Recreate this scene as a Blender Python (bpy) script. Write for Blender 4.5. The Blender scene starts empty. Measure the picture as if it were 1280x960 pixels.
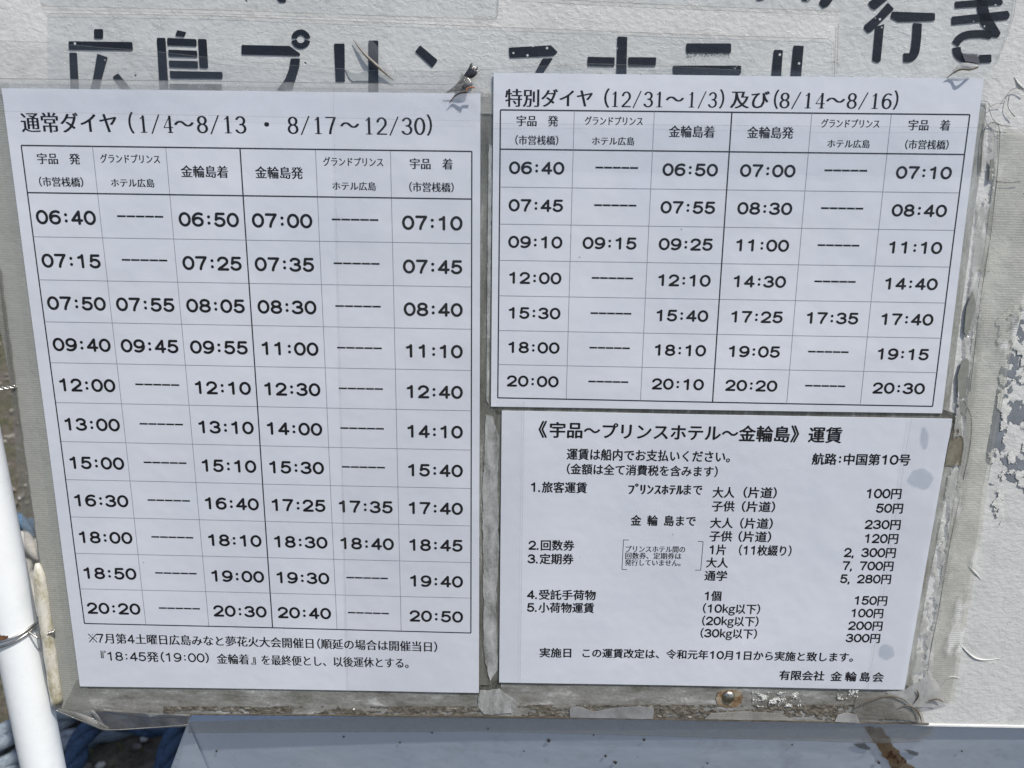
# -*- coding: utf-8 -*-
import bpy, math, random
from mathutils import Vector, Matrix, noise
R = math.radians
random.seed(7)
sc = bpy.context.scene
C = sc.collection

# ------------------------------------------------------------------ camera, world, sun, exposure
LEAN = R(10)                      # the sign leans back a little
CAMH = 0.75                       # height of the phone above the ground
T = Matrix.Translation((0, 0, CAMH)) @ Matrix.Rotation(-LEAN, 4, 'X')     # sign frame -> world
F, PITCH, YAW, ROLL, DIST = 960.0, -0.231, 0.0047, -0.0263, 0.356
M3 = (Matrix.Rotation(YAW, 3, 'Z') @ Matrix.Rotation(PITCH, 3, 'X') @ Matrix.Rotation(ROLL, 3, 'Y'))
CP = Vector((0, -DIST, 0))
cd = bpy.data.cameras.new('camera'); cam = bpy.data.objects.new('camera', cd); C.objects.link(cam)
cd.sensor_width = 36; cd.lens = F / 1280 * 36; cd.clip_start = 0.01; cd.clip_end = 5000
cam.matrix_world = T @ Matrix.Translation(CP) @ M3.to_4x4() @ Matrix.Rotation(R(90), 4, 'X')
cd.dof.use_dof = True; cd.dof.focus_distance = 0.375; cd.dof.aperture_fstop = 14
sc.camera = cam

SUN = Vector((0.34, -0.27, 0.90)).normalized()          # towards the sun
w = bpy.data.worlds.new('World'); sc.world = w; w.use_nodes = True
nt = w.node_tree; bg = nt.nodes['Background']; sky = nt.nodes.new('ShaderNodeTexSky')
sky.sky_type = 'NISHITA'; sky.sun_disc = False
sky.sun_elevation = math.asin(SUN.z); sky.sun_rotation = math.atan2(SUN.x, SUN.y)
sky.air_density = 1.0; sky.dust_density = 2.0
nt.links.new(sky.outputs[0], bg.inputs[0]); bg.inputs[1].default_value = 0.13
sd = bpy.data.lights.new('sun', 'SUN'); sd.energy = 4.2; sd.angle = R(0.5); sd.color = (1, 0.96, 0.9)
so = bpy.data.objects.new('sun', sd); C.objects.link(so)
so.rotation_euler = SUN.to_track_quat('Z', 'Y').to_euler()
sc.view_settings.view_transform = 'Standard'; sc.view_settings.look = 'None'
sc.view_settings.exposure = 0.10; sc.view_settings.gamma = 1
sc.cycles.transparent_max_bounces = 24
sc.cycles.max_bounces = 6

# ------------------------------------------------------------------ helpers
def at(px, py, d=0.0):
    """point of the sign plane (d metres in front of it) seen at a pixel of the 1280x960 photograph, sign frame"""
    v = M3 @ Vector(((px - 640) / F, 1.0, -(py - 480) / F))
    t = (-d - CP.y) / v.y
    return CP + v * t
def gnd(px, py, h=0.0):
    """point at height h above the ground on the same kind of ray, world frame"""
    v = T.to_3x3() @ (M3 @ Vector(((px - 640) / F, 1.0, -(py - 480) / F)))
    c = T @ CP
    t = (h - c.z) / v.z
    return c + v * t

def link(o, parent=None, label=None, cat=None, group=None, kind=None):
    C.objects.link(o)
    if parent is not None: o.parent = parent
    if label: o['label'] = label
    if cat: o['category'] = cat
    if group: o['group'] = group
    if kind: o['kind'] = kind
    return o
def thing(name, label, cat, org=(0, 0, 0), group=None, world=False):
    o = bpy.data.objects.new(name, None); o.empty_display_size = 0.02
    m = Matrix.Translation(Vector(org))
    o.matrix_world = m if world else T @ m
    link(o, None, label, cat, group); o['_o'] = list(org)
    return o
def org_of(o): return Vector(o['_o']) if o is not None and '_o' in o else Vector((0, 0, 0))
def mesh(name, vs, fs, mat, parent=None, label=None, cat=None, group=None, kind=None, smooth=False, world=False):
    """parentless: origin at the mean of its own vertices (sign frame unless world)"""
    me = bpy.data.meshes.new(name)
    if parent is None:
        o_ = sum((Vector(v) for v in vs), Vector()) / max(1, len(vs))
    else: o_ = org_of(parent)
    me.from_pydata([tuple(Vector(v) - o_) for v in vs], [], fs)
    me.materials.append(mat)
    if smooth: me.polygons.foreach_set('use_smooth', [True] * len(me.polygons))
    ob = bpy.data.objects.new(name, me)
    if parent is None:
        m = Matrix.Translation(o_); ob.matrix_world = m if world else T @ m
    link(ob, parent, label, cat, group, kind)
    if parent is None: ob['_o'] = list(o_)
    return ob
def clean():
    for o in bpy.data.objects:
        if '_o' in o: del o['_o']

def prism(poly, d0, d1):
    """poly in px, back at depth d0, front at d1"""
    n = len(poly)
    vs = [at(x, y, 0) for x, y in poly]
    V = [Vector((v.x, -d1, v.z)) for v in vs] + [Vector((v.x, -d0, v.z)) for v in vs]
    Fc = [list(range(n))] + [[i, i + n, (i + 1) % n + n, (i + 1) % n] for i in range(n)] + [list(range(2 * n - 1, n - 1, -1))]
    return V, Fc
def round_poly(poly, r=2.0, k=3):
    out = []
    n = len(poly)
    for i in range(n):
        p = Vector(poly[i]); a = Vector(poly[i - 1]) - p; b = Vector(poly[(i + 1) % n]) - p
        ra = min(r, a.length * .45); rb = min(r, b.length * .45)
        A = p + a.normalized() * ra; B = p + b.normalized() * rb
        for j in range(k + 1):
            t = j / k
            q = A * (1 - t) ** 2 + p * 2 * t * (1 - t) + B * t * t
            out.append((q.x, q.y))
    return out
def rough_poly(poly, step=4, amp=.8, seed=0, skip=()):
    out = []; n = len(poly)
    for i in range(n):
        a = Vector(poly[i]); b = Vector(poly[(i + 1) % n]); L = (b - a).length
        m = max(1, int(L / step)) if i not in skip else 1
        nn = Vector((-(b - a).y, (b - a).x)).normalized() if L > 0 else Vector((0, 0))
        for j in range(m):
            q = a.lerp(b, j / m)
            e = (noise.noise(Vector((q.x * .11 + seed, q.y * .11, seed))) + .6 * noise.noise(Vector((q.x * .4, q.y * .4, seed + 5)))) * amp if m > 1 else 0
            q = q + nn * e
            out.append((q.x, q.y))
    return out
def wave(x, z):
    return 0.00016 * math.sin(x * 31 + z * 17) + 0.00013 * math.sin(z * 43 - x * 11 + 1) + .0001 * noise.noise(Vector((x * 25, z * 25, 3)))

def inside(x, y, poly):
    c = False; n = len(poly); j = n - 1
    for i in range(n):
        xi, yi = poly[i]; xj, yj = poly[j]
        if (yi > y) != (yj > y) and x < (xj - xi) * (y - yi) / (yj - yi) + xi: c = not c
        j = i
    return c
def ragged(poly, step, fn, d0):
    """cells of a fine mesh inside poly(px) where fn(px,py) gives a height > 0 (metres above depth d0)"""
    x0 = min(p[0] for p in poly); x1 = max(p[0] for p in poly); y0 = min(p[1] for p in poly); y1 = max(p[1] for p in poly)
    nx = int((x1 - x0) / step) + 1; ny = int((y1 - y0) / step) + 1
    H = {}
    for i in range(nx + 1):
        for j in range(ny + 1):
            x = x0 + i * step; y = y0 + j * step
            if inside(x, y, poly):
                h = fn(x, y)
                if h > 0: H[i, j] = h
    idx = {}; V = []; Fc = []
    def vi(i, j, rim=False):
        k = (i, j, rim)
        if k not in idx:
            x = x0 + i * step + .8 * noise.noise(Vector((i * .7, j * .7, 1))) * step; y = y0 + j * step + .8 * noise.noise(Vector((i * .7, j * .7, 9))) * step
            p = at(x, y); h = H.get((i, j), 0.0)
            V.append(Vector((p.x, -(d0 + h), p.z))); idx[k] = len(V) - 1
        return idx[k]
    for i in range(nx):
        for j in range(ny):
            q = [(i, j), (i, j + 1), (i + 1, j + 1), (i + 1, j)]
            n = sum(1 for a in q if a in H)
            if n >= 3:
                Fc.append([vi(*a) for a in q])
            elif n == 2 and False: pass
    return V, Fc
def grid_sheet(corners, nx, ny, d, wv=True):
    """corners TL TR BR BL px"""
    P = [at(*c) for c in corners]; V = []
    for j in range(ny + 1):
        for i in range(nx + 1):
            u, v = i / nx, j / ny
            p = P[0] * (1 - u) * (1 - v) + P[1] * u * (1 - v) + P[2] * u * v + P[3] * (1 - u) * v
            V.append(Vector((p.x, -(d + (wave(p.x, p.z) if wv else 0)), p.z)))
    Fc = [[j * (nx + 1) + i, (j + 1) * (nx + 1) + i, (j + 1) * (nx + 1) + i + 1, j * (nx + 1) + i + 1] for j in range(ny) for i in range(nx)]
    return V, Fc
def tube(pts, r, n=8, caps=True):
    V = []; Fc = []; N = len(pts); pts = [Vector(p) for p in pts]
    t0 = (pts[1] - pts[0]).normalized(); u = t0.orthogonal().normalized()
    for i, p in enumerate(pts):
        t = (pts[min(i + 1, N - 1)] - pts[max(i - 1, 0)]).normalized()
        u = (u - t * u.dot(t)).normalized(); v = t.cross(u)
        rr = r(i / (N - 1)) if callable(r) else r
        for k in range(n):
            a = 2 * math.pi * k / n
            V.append(p + (u * math.cos(a) + v * math.sin(a)) * rr)
    for i in range(N - 1):
        for k in range(n):
            Fc.append([i * n + k, i * n + (k + 1) % n, (i + 1) * n + (k + 1) % n, (i + 1) * n + k])
    if caps: Fc += [list(range(n))[::-1], list(range((N - 1) * n, N * n))]
    return V, Fc
def spline(pts, per=8):
    P = [Vector(p) for p in pts]; P = [P[0] * 2 - P[1]] + P + [P[-1] * 2 - P[-2]]; out = []
    for i in range(1, len(P) - 2):
        for k in range(per):
            t = k / per; a, b, c, d = P[i - 1:i + 3]
            out.append(.5 * ((2 * b) + (c - a) * t + (2 * a - 5 * b + 4 * c - d) * t * t + (3 * b - a - 3 * c + d) * t ** 3))
    out.append(P[-2]); return out
def join(parts):
    V = []; Fc = []
    for v, f in parts:
        n = len(V); V += list(v); Fc += [[i + n for i in q] for q in f]
    return V, Fc

# ------------------------------------------------------------------ materials
class N:
    def __init__(s, name):
        s.m = bpy.data.materials.new(name); s.m.use_nodes = True; s.t = s.m.node_tree; s.p = s.t.nodes['Principled BSDF']
        s.out = s.t.nodes['Material Output']; s.tc = s.t.nodes.new('ShaderNodeTexCoord')
    def new(s, t, **k):
        n = s.t.nodes.new(t)
        for a, b in k.items():
            if hasattr(n, a): setattr(n, a, b)
            else: n.inputs[a].default_value = b
        return n
    def l(s, a, b): s.t.links.new(a, b)
    def noise(s, scale, detail=4, rough=.55, stretch=(1, 1, 1), off=0):
        mp = s.new('ShaderNodeMapping'); mp.inputs['Scale'].default_value = stretch; mp.inputs['Location'].default_value = (off, off, off)
        s.l(s.tc.outputs['Object'], mp.inputs[0])
        n = s.new('ShaderNodeTexNoise'); n.inputs['Scale'].default_value = scale; n.inputs['Detail'].default_value = detail; n.inputs['Roughness'].default_value = rough
        s.l(mp.outputs[0], n.inputs['Vector']); return n.outputs[0]
    def ramp(s, fac, stops):
        r = s.new('ShaderNodeValToRGB'); e = r.color_ramp.elements
        while len(e) < len(stops): e.new(.5)
        for k, (p, c) in zip(e, stops):
            k.position = p; k.color = (c, c, c, 1) if isinstance(c, (int, float)) else (*c, 1)
        s.l(fac, r.inputs[0]); return r.outputs[0]
    def mix(s, fac, a, b, mode='MIX'):
        m = s.new('ShaderNodeMix', data_type='RGBA', blend_type=mode)
        for sock, v in ((m.inputs[0], fac), (m.inputs[6], a), (m.inputs[7], b)):
            if isinstance(v, (int, float)): sock.default_value = v
            elif isinstance(v, tuple): sock.default_value = (*v, 1)
            else: s.l(v, sock)
        return m.outputs[2]
    def math(s, op, a, b=0.0, c=None):
        m = s.new('ShaderNodeMath', operation=op)
        for i, v in enumerate((a, b, c)):
            if v is None: continue
            if isinstance(v, (int, float)): m.inputs[i].default_value = v
            else: s.l(v, m.inputs[i])
        return m.outputs[0]
    def bump(s, h, dist, strength=1.0, prev=None):
        b = s.new('ShaderNodeBump'); b.inputs['Distance'].default_value = dist; b.inputs['Strength'].default_value = strength
        s.l(h, b.inputs['Height'])
        if prev is not None: s.l(prev, b.inputs['Normal'])
        return b.outputs[0]
    def set(s, **k):
        for a, v in k.items():
            i = s.p.inputs[a.replace('_', ' ')]
            if isinstance(v, tuple): i.default_value = (*v, 1)
            elif isinstance(v, (int, float)): i.default_value = v
            else: s.l(v, i)
        return s.m

def m_plain(name, col, rough=.5, metal=0, var=.12, scale=300, bump=0, coat=0, spec=.5):
    n = N(name)
    f = n.noise(scale, 5)
    c = n.mix(n.ramp(f, [(.3, 0.0), (.7, 1.0)]), tuple(v * (1 - var) for v in col), tuple(min(1, v * (1 + var)) for v in col))
    n.set(Base_Color=c, Roughness=rough, Metallic=metal, Coat_Weight=coat, Specular_IOR_Level=spec)
    if bump: n.l(n.bump(f, bump), n.p.inputs['Normal'])
    return n.m

# weathered white paint of the sign face: lumpy, pitted, with dirt
def m_paint():
    n = N('weathered_white_paint')
    lump = n.noise(330, 4, .5, (1, 1, 1.2)); fine = n.noise(1500, 3, .6); big = n.noise(22, 3, .6); mid = n.noise(70, 5, .65)
    c = n.mix(n.ramp(big, [(.3, 0.0), (.7, 1.0)]), (.51, .51, .495), (.605, .60, .58))
    c = n.mix(n.ramp(mid, [(.52, 0.0), (.74, .6)]), c, (.38, .38, .365))
    dirt = n.noise(420, 6, .7, (1, 1, .55), 3)
    c = n.mix(n.ramp(dirt, [(.62, 0.0), (.72, .75)]), c, (.28, .275, .25))
    pv = n.new('ShaderNodeTexVoronoi'); pv.inputs['Scale'].default_value = 95; n.l(n.tc.outputs['Object'], pv.inputs['Vector'])
    pit = n.ramp(pv.outputs['Distance'], [(.035, 1.0), (.06, 0.0)])
    gate = n.ramp(n.noise(30, 2), [(.52, 0.0), (.56, 1.0)])
    pit = n.math('MULTIPLY', pit, gate)
    c = n.mix(pit, c, (.12, .12, .11))
    h = n.math('ADD', n.math('MULTIPLY', lump, 1.0), n.math('MULTIPLY', fine, .18))
    ridge = n.ramp(n.noise(55, 6, .6, (1, 1, 2.2), 8), [(.49, 0.0), (.5, 1.0), (.52, 0.0)])
    h2 = n.math('ADD', h, n.math('MULTIPLY', ridge, .16))
    h2 = n.math('SUBTRACT', h2, n.math('MULTIPLY', pit, .6))
    n.set(Base_Color=c, Roughness=.42, Specular_IOR_Level=.4)
    n.l(n.bump(h2, .00045, .85), n.p.inputs['Normal']); return n.m

def m_film(name, haze=.03, tint=(.97, .98, .98), hazecol=(.6, .6, .58), rib=0.0, bumpy=.00012, rough=.12, spots=0.0, ribdark=0.0, spotcol=(.72, .72, .70), spscale=120, gloss=.045, gate=(.35, .65, .25)):
    """thin clear plastic: see-through, glossy by Fresnel, a little milky; optional fine ribs"""
    n = N(name)
    tr = n.new('ShaderNodeBsdfTransparent'); tr.inputs[0].default_value = (*tint, 1)
    df = n.new('ShaderNodeBsdfDiffuse')
    gl = n.new('ShaderNodeBsdfGlossy'); gl.inputs['Roughness'].default_value = rough
    fr = n.new('ShaderNodeFresnel'); fr.inputs[0].default_value = 1.45
    f1 = n.noise(60, 5, .6); f2 = n.noise(18, 2, .5, (1, 1, 1), 4)
    bmp = n.bump(n.math('ADD', f1, n.math('MULTIPLY', f2, 3.0)), bumpy * 3)
    hz = n.math('MULTIPLY', n.ramp(n.noise(90, 5, .65, (1, 1, 1), 2), [(.35, .45), (.7, 1.0)]), haze)
    col = None
    if rib:
        sp = n.new('ShaderNodeSeparateXYZ'); n.l(n.tc.outputs['Object'], sp.inputs[0])
        s_ = n.math('SINE', n.math('MULTIPLY', sp.outputs[2], 2 * math.pi / .00112))
        rb = n.math('MULTIPLY_ADD', s_, .5, .5)
        g = n.ramp(n.noise(45, 4, .6, (1, 1, 1), 11), [(gate[0], gate[2]), (gate[1], 1.0)])
        hz = n.math('ADD', hz, n.math('MULTIPLY', n.math('MULTIPLY', rb, rib), g))
        col = n.mix(rb, hazecol, tuple(v * (1 - ribdark) for v in hazecol))
        bmp = n.bump(rb, .00006, 1, bmp)
    if spots:
        sm = n.ramp(n.noise(spscale, 5, .6, (1, 1, .5), 21), [(.55, 0.0), (.6, 1.0)])
        hz = n.math('ADD', hz, n.math('MULTIPLY', sm, spots))
        col = n.mix(sm, col if col is not None else hazecol, spotcol)
    hz = n.math('MINIMUM', hz, .97)
    if col is not None: n.l(col, df.inputs[0])
    else: df.inputs[0].default_value = (*hazecol, 1)
    n.l(bmp, gl.inputs['Normal']); n.l(bmp, fr.inputs['Normal'])
    a = n.new('ShaderNodeMixShader'); n.l(hz, a.inputs[0]); n.l(tr.outputs[0], a.inputs[1]); n.l(df.outputs[0], a.inputs[2])
    b = n.new('ShaderNodeMixShader'); n.l(n.math('MINIMUM', fr.outputs[0], gloss), b.inputs[0]); n.l(a.outputs[0], b.inputs[1]); n.l(gl.outputs[0], b.inputs[2])
    n.l(b.outputs[0], n.out.inputs[0]); return n.m

def m_grime(name, cols, scale=150, stretch=(1, 1, .4), off=0, rough=.35, bump=.0005):
    n = N(name)
    f = n.noise(scale, 8, .68, stretch, off); g = n.noise(scale * 5, 4, .7, (1, 1, 1), off + 2)
    k = n.math('ADD', n.math('MULTIPLY', f, .78), n.math('MULTIPLY', g, .22))
    st = [(.34 + .32 * i / (len(cols) - 1), c) for i, c in enumerate(cols)]
    n.set(Base_Color=n.ramp(k, st), Roughness=rough, Coat_Weight=.35, Coat_Roughness=.12)
    n.l(n.bump(k, bump), n.p.inputs['Normal']); return n.m

PAINT = m_paint()
def m_paper():
    n = N('laminated_white_paper')
    f = n.noise(14, 3, .5); g = n.noise(900, 3, .6); s_ = n.noise(35, 4, .6, (1, 1, 1), 7)
    c = n.mix(n.ramp(f, [(.3, 0.0), (.7, 1.0)]), (.545, .56, .615), (.63, .64, .69))  # mottled paper tone, its contrast also painting soft highlights of the film
    c = n.mix(n.ramp(s_, [(.55, 0.0), (.75, .35)]), c, (.56, .585, .66))
    c = n.mix(n.ramp(g, [(.4, 0.0), (.7, .16)]), c, (.6, .62, .69))
    v = n.new('ShaderNodeTexVoronoi'); v.inputs['Scale'].default_value = 55; n.l(n.tc.outputs['Object'], v.inputs['Vector'])
    sp = n.math('MULTIPLY', n.ramp(v.outputs['Distance'], [(.012, .8), (.03, 0.0)]), n.ramp(n.noise(40, 2, .5, (1, 1, 1), 33), [(.56, 0.0), (.58, 1.0)]))
    c = n.mix(sp, c, (.2, .2, .22))
    n.set(Base_Color=c, Roughness=.6)
    n.l(n.bump(n.math('ADD', n.math('ADD', n.noise(26, 3), n.math('MULTIPLY', n.noise(9, 2, .5, (1, 1, .5), 4), 2.2)), n.math('MULTIPLY', n.noise(500, 2), .02)), .0012, .8), n.p.inputs['Normal']); return n.m
PAPER = m_paper()
INK = m_plain('black_print', (.009, .009, .012), .6, var=.2, spec=.12)
INK2 = m_plain('thin_grey_print', (.20, .205, .25), .6, var=.15, spec=.15)
RULE = m_plain('table_rule_print', (.025, .025, .035), .6, var=.2, spec=.12)
def m_stencil():
    n = N('black_stencil_paint')
    sp = n.noise(1400, 3, .7); c = n.mix(n.ramp(n.noise(60, 4), [(.3, 0.0), (.7, 1.0)]), (.007, .009, .014), (.014, .017, .025))
    v = n.new('ShaderNodeTexVoronoi'); v.inputs['Scale'].default_value = 260; n.l(n.tc.outputs['Object'], v.inputs['Vector'])
    fl = n.math('MULTIPLY', n.ramp(v.outputs['Distance'], [(.11, 1.0), (.16, 0.0)]), n.ramp(n.noise(75, 2, .5, (1, 1, 1), 5), [(.50, 0.0), (.52, 1.0)]))
    c = n.mix(fl, c, (.6, .6, .58))
    n.set(Base_Color=c, Roughness=.5, Specular_IOR_Level=.15); n.l(n.bump(n.noise(260, 4), .0004), n.p.inputs['Normal']); return n.m
STENCIL = m_stencil()
CLEAR = m_film('clear_laminate', .004, bumpy=.00016, rough=.14, gloss=.022)
TAPE = m_film('clear_tape', .008, (.945, .955, .96), (.60, .61, .61), bumpy=.00016, rough=.2, gloss=.02)
TAPE2 = m_film('greyer_clear_tape', .30, (.93, .94, .95), (.47, .48, .485), bumpy=.00016, rough=.2)
EDGE = m_film('tape_edge', .62, (.8, .8, .8), (.24, .24, .235), bumpy=.0001, rough=.25)
MARGIN = m_film('laminate_margin', .46, (.9, .9, .9), (.60, .60, .60), bumpy=.0002)
RIBL = m_film('ribbed_tape', .50, (.86, .86, .83), (.44, .44, .41), rib=.38, ribdark=.35)
RIBR = m_film('ribbed_tape_yellowed', .22, (.97, .97, .94), (.60, .595, .55), rib=.62, ribdark=.5, spots=.3, spscale=30, gate=(.42, .62, .04))
OVER = m_film('dusty_film', .24, (.66, .65, .63), (.40, .39, .37), bumpy=.0014, rough=.1)
BOTF = m_film('dirty_bottom_film', .40, (.75, .74, .72), (.33, .33, .325), bumpy=.0008, rough=.1)
PANT = m_film('tape_on_panel', .38, (.93, .93, .92), (.50, .50, .49), bumpy=.0003, rough=.2)
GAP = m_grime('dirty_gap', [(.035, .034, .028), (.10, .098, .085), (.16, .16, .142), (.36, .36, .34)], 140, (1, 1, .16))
GLUE = m_grime('milky_residue', [(.10, .10, .09), (.24, .245, .235), (.34, .345, .335), (.46, .46, .45)], 190, (1, 1, .4), 3)
SOIL = m_grime('caught_dirt', [(.02, .017, .012), (.07, .06, .045), (.14, .125, .10), (.34, .32, .28)], 420, (.6, 1, 1), 6, .8, .0008)
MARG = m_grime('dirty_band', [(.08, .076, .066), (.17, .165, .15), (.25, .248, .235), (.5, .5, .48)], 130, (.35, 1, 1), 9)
PRIMER = m_plain('grey_blue_primer', (.165, .18, .20), .5, var=.18, scale=120, bump=.0003)
FLAKE = m_plain('paint_flake', (.56, .56, .53), .45, var=.12, scale=300, bump=.0005)
BEAD = m_film('silicone_bead', .66, (.9, .9, .88), (.50, .50, .485), bumpy=.0004, rough=.2, spots=.2, spotcol=(.6, .6, .58), spscale=140)
STAIN = m_film('damp_patch', .12, (.9, .92, .94), (.50, .53, .58), bumpy=.00005)
RUST = m_grime('rust_stain', [(.045, .018, .008), (.14, .06, .02), (.26, .15, .07), (.33, .25, .17)], 160, (1, 1, .3), 2, .8, .0004)

# ------------------------------------------------------------------ printed writing
GC = {}
def glyph(ch, style):
    key = (ch, style)
    if key in GC: return GC[key]
    off, dup, dx = {'mincho': (-.0030, 5, .016), 'mincho_fine': (0.0, 4, .018), 'gothic': (.0, 5, .015), 'gothic_fine': (0, 4, .016)}[style]
    c = bpy.data.curves.new('g', 'FONT'); c.body = ch; c.size = .5; c.offset = off; c.resolution_u = 3
    o = bpy.data.objects.new('g', c); C.objects.link(o)
    dg = bpy.context.evaluated_depsgraph_get()
    me = bpy.data.meshes.new_from_object(o.evaluated_get(dg))
    V0 = [(v.co.x * 2, v.co.y * 2 + .08) for v in me.vertices]; F0 = [list(p.vertices) for p in me.polygons]
    C.objects.unlink(o); bpy.data.objects.remove(o); bpy.data.curves.remove(c); bpy.data.meshes.remove(me)
    V = []; Fc = []
    sh = [((k - (dup - 1) / 2) * dx, 0) for k in range(dup)] + ([(0, .018), (0, -.018)] if style == 'gothic' else [])
    for k, (ex, ey) in enumerate(sh):
        n = len(V); V += [(x + ex, y + ey, k) for x, y in V0]; Fc += [[i + n for i in f] for f in F0]
    GC[key] = (V, Fc); return GC[key]

def arc(cx, cy, rx, ry, a0, a1, n=12):
    return [(cx + rx * math.cos(R(a0 + (a1 - a0) * i / n)), cy + ry * math.sin(R(a0 + (a1 - a0) * i / n))) for i in range(n + 1)]
DIG = {
 '0': [arc(.5, .5, .5, .5, 0, 360, 24)],
 '1': [[(.16, .80), (.34, .84), (.50, .93), (.56, 1.0), (.56, 0)]],
 '2': [arc(.49, .70, .46, .30, 170, -38, 12) + [(.45, .26), (.12, .08), (.03, 0)], [(.03, 0), (.98, 0)]],
 '3': [arc(.47, .755, .43, .245, 160, -90, 12), arc(.47, .265, .5, .265, 90, -160, 14)],
 '4': [[(.74, 0), (.74, 1.0), (.02, .27), (1.0, .27)]],
 '5': [[(.92, 1.0), (.20, 1.0), (.11, .50)] + arc(.48, .32, .48, .32, 130, -155, 14)],
 '6': [arc(.62, .48, .62, .52, 60, 180, 9) + [(.02, .34)], arc(.5, .315, .47, .315, 0, 360, 20)],
 '7': [[(.02, 1.0), (.98, 1.0), (.86, .84), (.60, .48), (.44, .18), (.40, 0)]],
 '8': [arc(.5, .76, .41, .24, 0, 360, 18), arc(.5, .265, .48, .265, 0, 360, 18)],
 '9': [arc(.5, .685, .47, .315, 0, 360, 20), arc(.38, .52, .62, .52, 0, -120, 9)],
 '/': [[(.0, -.06), (1.0, 1.06)]],
 '※': [[(0, 0), (1, 1)], [(0, 1), (1, 0)], [(.5, .02), (.5, .04)], [(.5, .96), (.5, .98)], [(.02, .5), (.04, .5)], [(.96, .5), (.98, .5)]],
 ':': [[(.5, .2), (.5, .22)], [(.5, .72), (.5, .74)]],
 '.': [[(.3, .0), (.3, .02)]],
 ',': [[(.32, .03), (.36, -.02), (.2, -.18)]],
 '-': [[(.02, .5), (.98, .5)]],
}
NG = 8
def stroke(path, w_, h_, nx, ny, ox=0, oy=0):
    """centre line scaled to w_ x h_, swept with an elliptical nib nx by ny"""
    P = [(x * w_ + ox, y * h_ + oy) for x, y in path]; V = []; Fc = []
    for i, (x, y) in enumerate(P):
        n = len(V); V += [(x + nx * math.cos(2 * math.pi * k / NG + .39), y + ny * math.sin(2 * math.pi * k / NG + .39), 0) for k in range(NG)]
        Fc.append(list(range(n, n + NG)))
        if i:
            x0, y0 = P[i - 1]; dx, dy = (x - x0) / nx, (y - y0) / ny; L = math.hypot(dx, dy)
            if L < 1e-9: continue
            px, py = -dy / L * nx * .97, dx / L * ny * .97; n = len(V)
            V += [(x0 + px, y0 + py, 1), (x0 - px, y0 - py, 1), (x - px, y - py, 1), (x + px, y + py, 1)]; Fc.append([n, n + 1, n + 2, n + 3])
    return V, Fc
def digit(ch, serif=False, bold=1.0):
    """returns verts/faces with ink height 1 and its advance"""
    k = ('#' + ch, serif, bold)
    if k in GC: return GC[k]
    if serif:
        nx, ny = .068, .040; w_, h_, adv = .46, .94, .66
        if ch == '/': w_, nx, ny = .42, .038, .036
        V, Fc = join([stroke(p, w_, h_, nx, ny, .09, .03) for p in DIG[ch]])
        if ch == '1':
            V, Fc = join([stroke([(.5, 1.0), (.5, 0)], w_, h_, nx, ny, .09, .03), stroke([(.18, .84), (.5, .97)], w_, h_, .03, .025, .09, .03), stroke([(.16, 0), (.84, 0)], w_, h_, .03, .022, .09, .03)])
        if ch == '4':
            V, Fc = join([stroke([(.72, 0), (.72, 1.0)], w_, h_, nx, ny, .09, .03), stroke([(.72, 1.0), (.0, .3), (1.05, .3)], w_, h_, .022, .026, .09, .03), stroke([(.45, 0), (.98, 0)], w_, h_, .03, .022, .09, .03)])
    else:
        t = .098 * bold; w_, h_, adv = .655, 1 - 2 * t, .89
        ox, oy = t + .02, t
        if ch in ':': w_, adv, ox = .3, .60, .15
        if ch in '.,': w_, adv, ox = .3, .42, .05
        if ch == '/': w_, adv = .5, .7
        if ch == '※': t = .05; w_ = .8
        tt = t * (1.12 if ch in ':.' else 1)
        V, Fc = join([stroke(p, w_, h_, tt, tt * .96, ox, oy) for p in DIG[ch]])
    GC[k] = (V, Fc, adv); return GC[k]

HALF = set('()（）《》『』') 
def layout(text, style, serif):
    """[(verts, faces, x offset, scale)] in em units (ink height .92), total advance"""
    out = []; x = 0
    for ch in text:
        if ch == ' ': x += .5; continue
        if ch == '　': x += 1; continue
        if ch in DIG:
            V, Fc, adv = digit(ch, serif, 1.0 if not style.endswith('fine') else .8)
            s = .84; out.append((V, Fc, x, s, .03)); x += adv * s * (.96 if not serif else 1.0); continue
        g = ch
        V, Fc = glyph({'(': '（', ')': '）', 'k': 'ｋ', 'g': 'ｇ'}.get(g, g), style)
        if ch in '(（《『': out.append((V, Fc, x - .5, 1, 0)); x += .5
        elif ch in ')）》』': out.append((V, Fc, x, 1, 0)); x += .5
        elif ch in 'kg': out.append((V, Fc, x - .2, 1, 0)); x += .6
        elif '\uff61' <= ch <= '\uff9f':
            out.append((V, Fc, x, 1, 0)); x += .5 if ch != 'ﾟ' else .3
        else: out.append((V, Fc, x, 1, 0)); x += 1
    return out, x
TD = .00134
def place(text, A, B, em, style, serif=False, up=None):
    """writing from A to B (points of the sheet plane), em height in metres"""
    L, tot = layout(text, style, serif); ax = (B - A); upv = up if up is not None else Vector((-ax.z, 0, ax.x)).normalized()
    V = []; Fc = []
    for q, (gv, gf, x, s, oy) in enumerate(L):
        n = len(V)
        for a, b, k in gv:
            p = A + ax * ((x + a * s) / tot) + upv * ((b * s + oy) * em)
            V.append(Vector((p.x, -(TD + wave(p.x, p.z) + k * 4e-6), p.z)))
        Fc += [[i + n for i in f] for f in gf]
    return V, Fc
def run(text, x0, x1, y0, y1, h, style='gothic', serif=False):
    A = at(x0, y0, TD); B = at(x1, y1, TD); U = at(x0, y0 - h, TD)
    em = (U - A).length / .92 if not serif else (U - A).length / .84
    A = Vector((A.x, 0, A.z)); B = Vector((B.x, 0, B.z))
    return place(text, A, B, em, style, serif)
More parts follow.
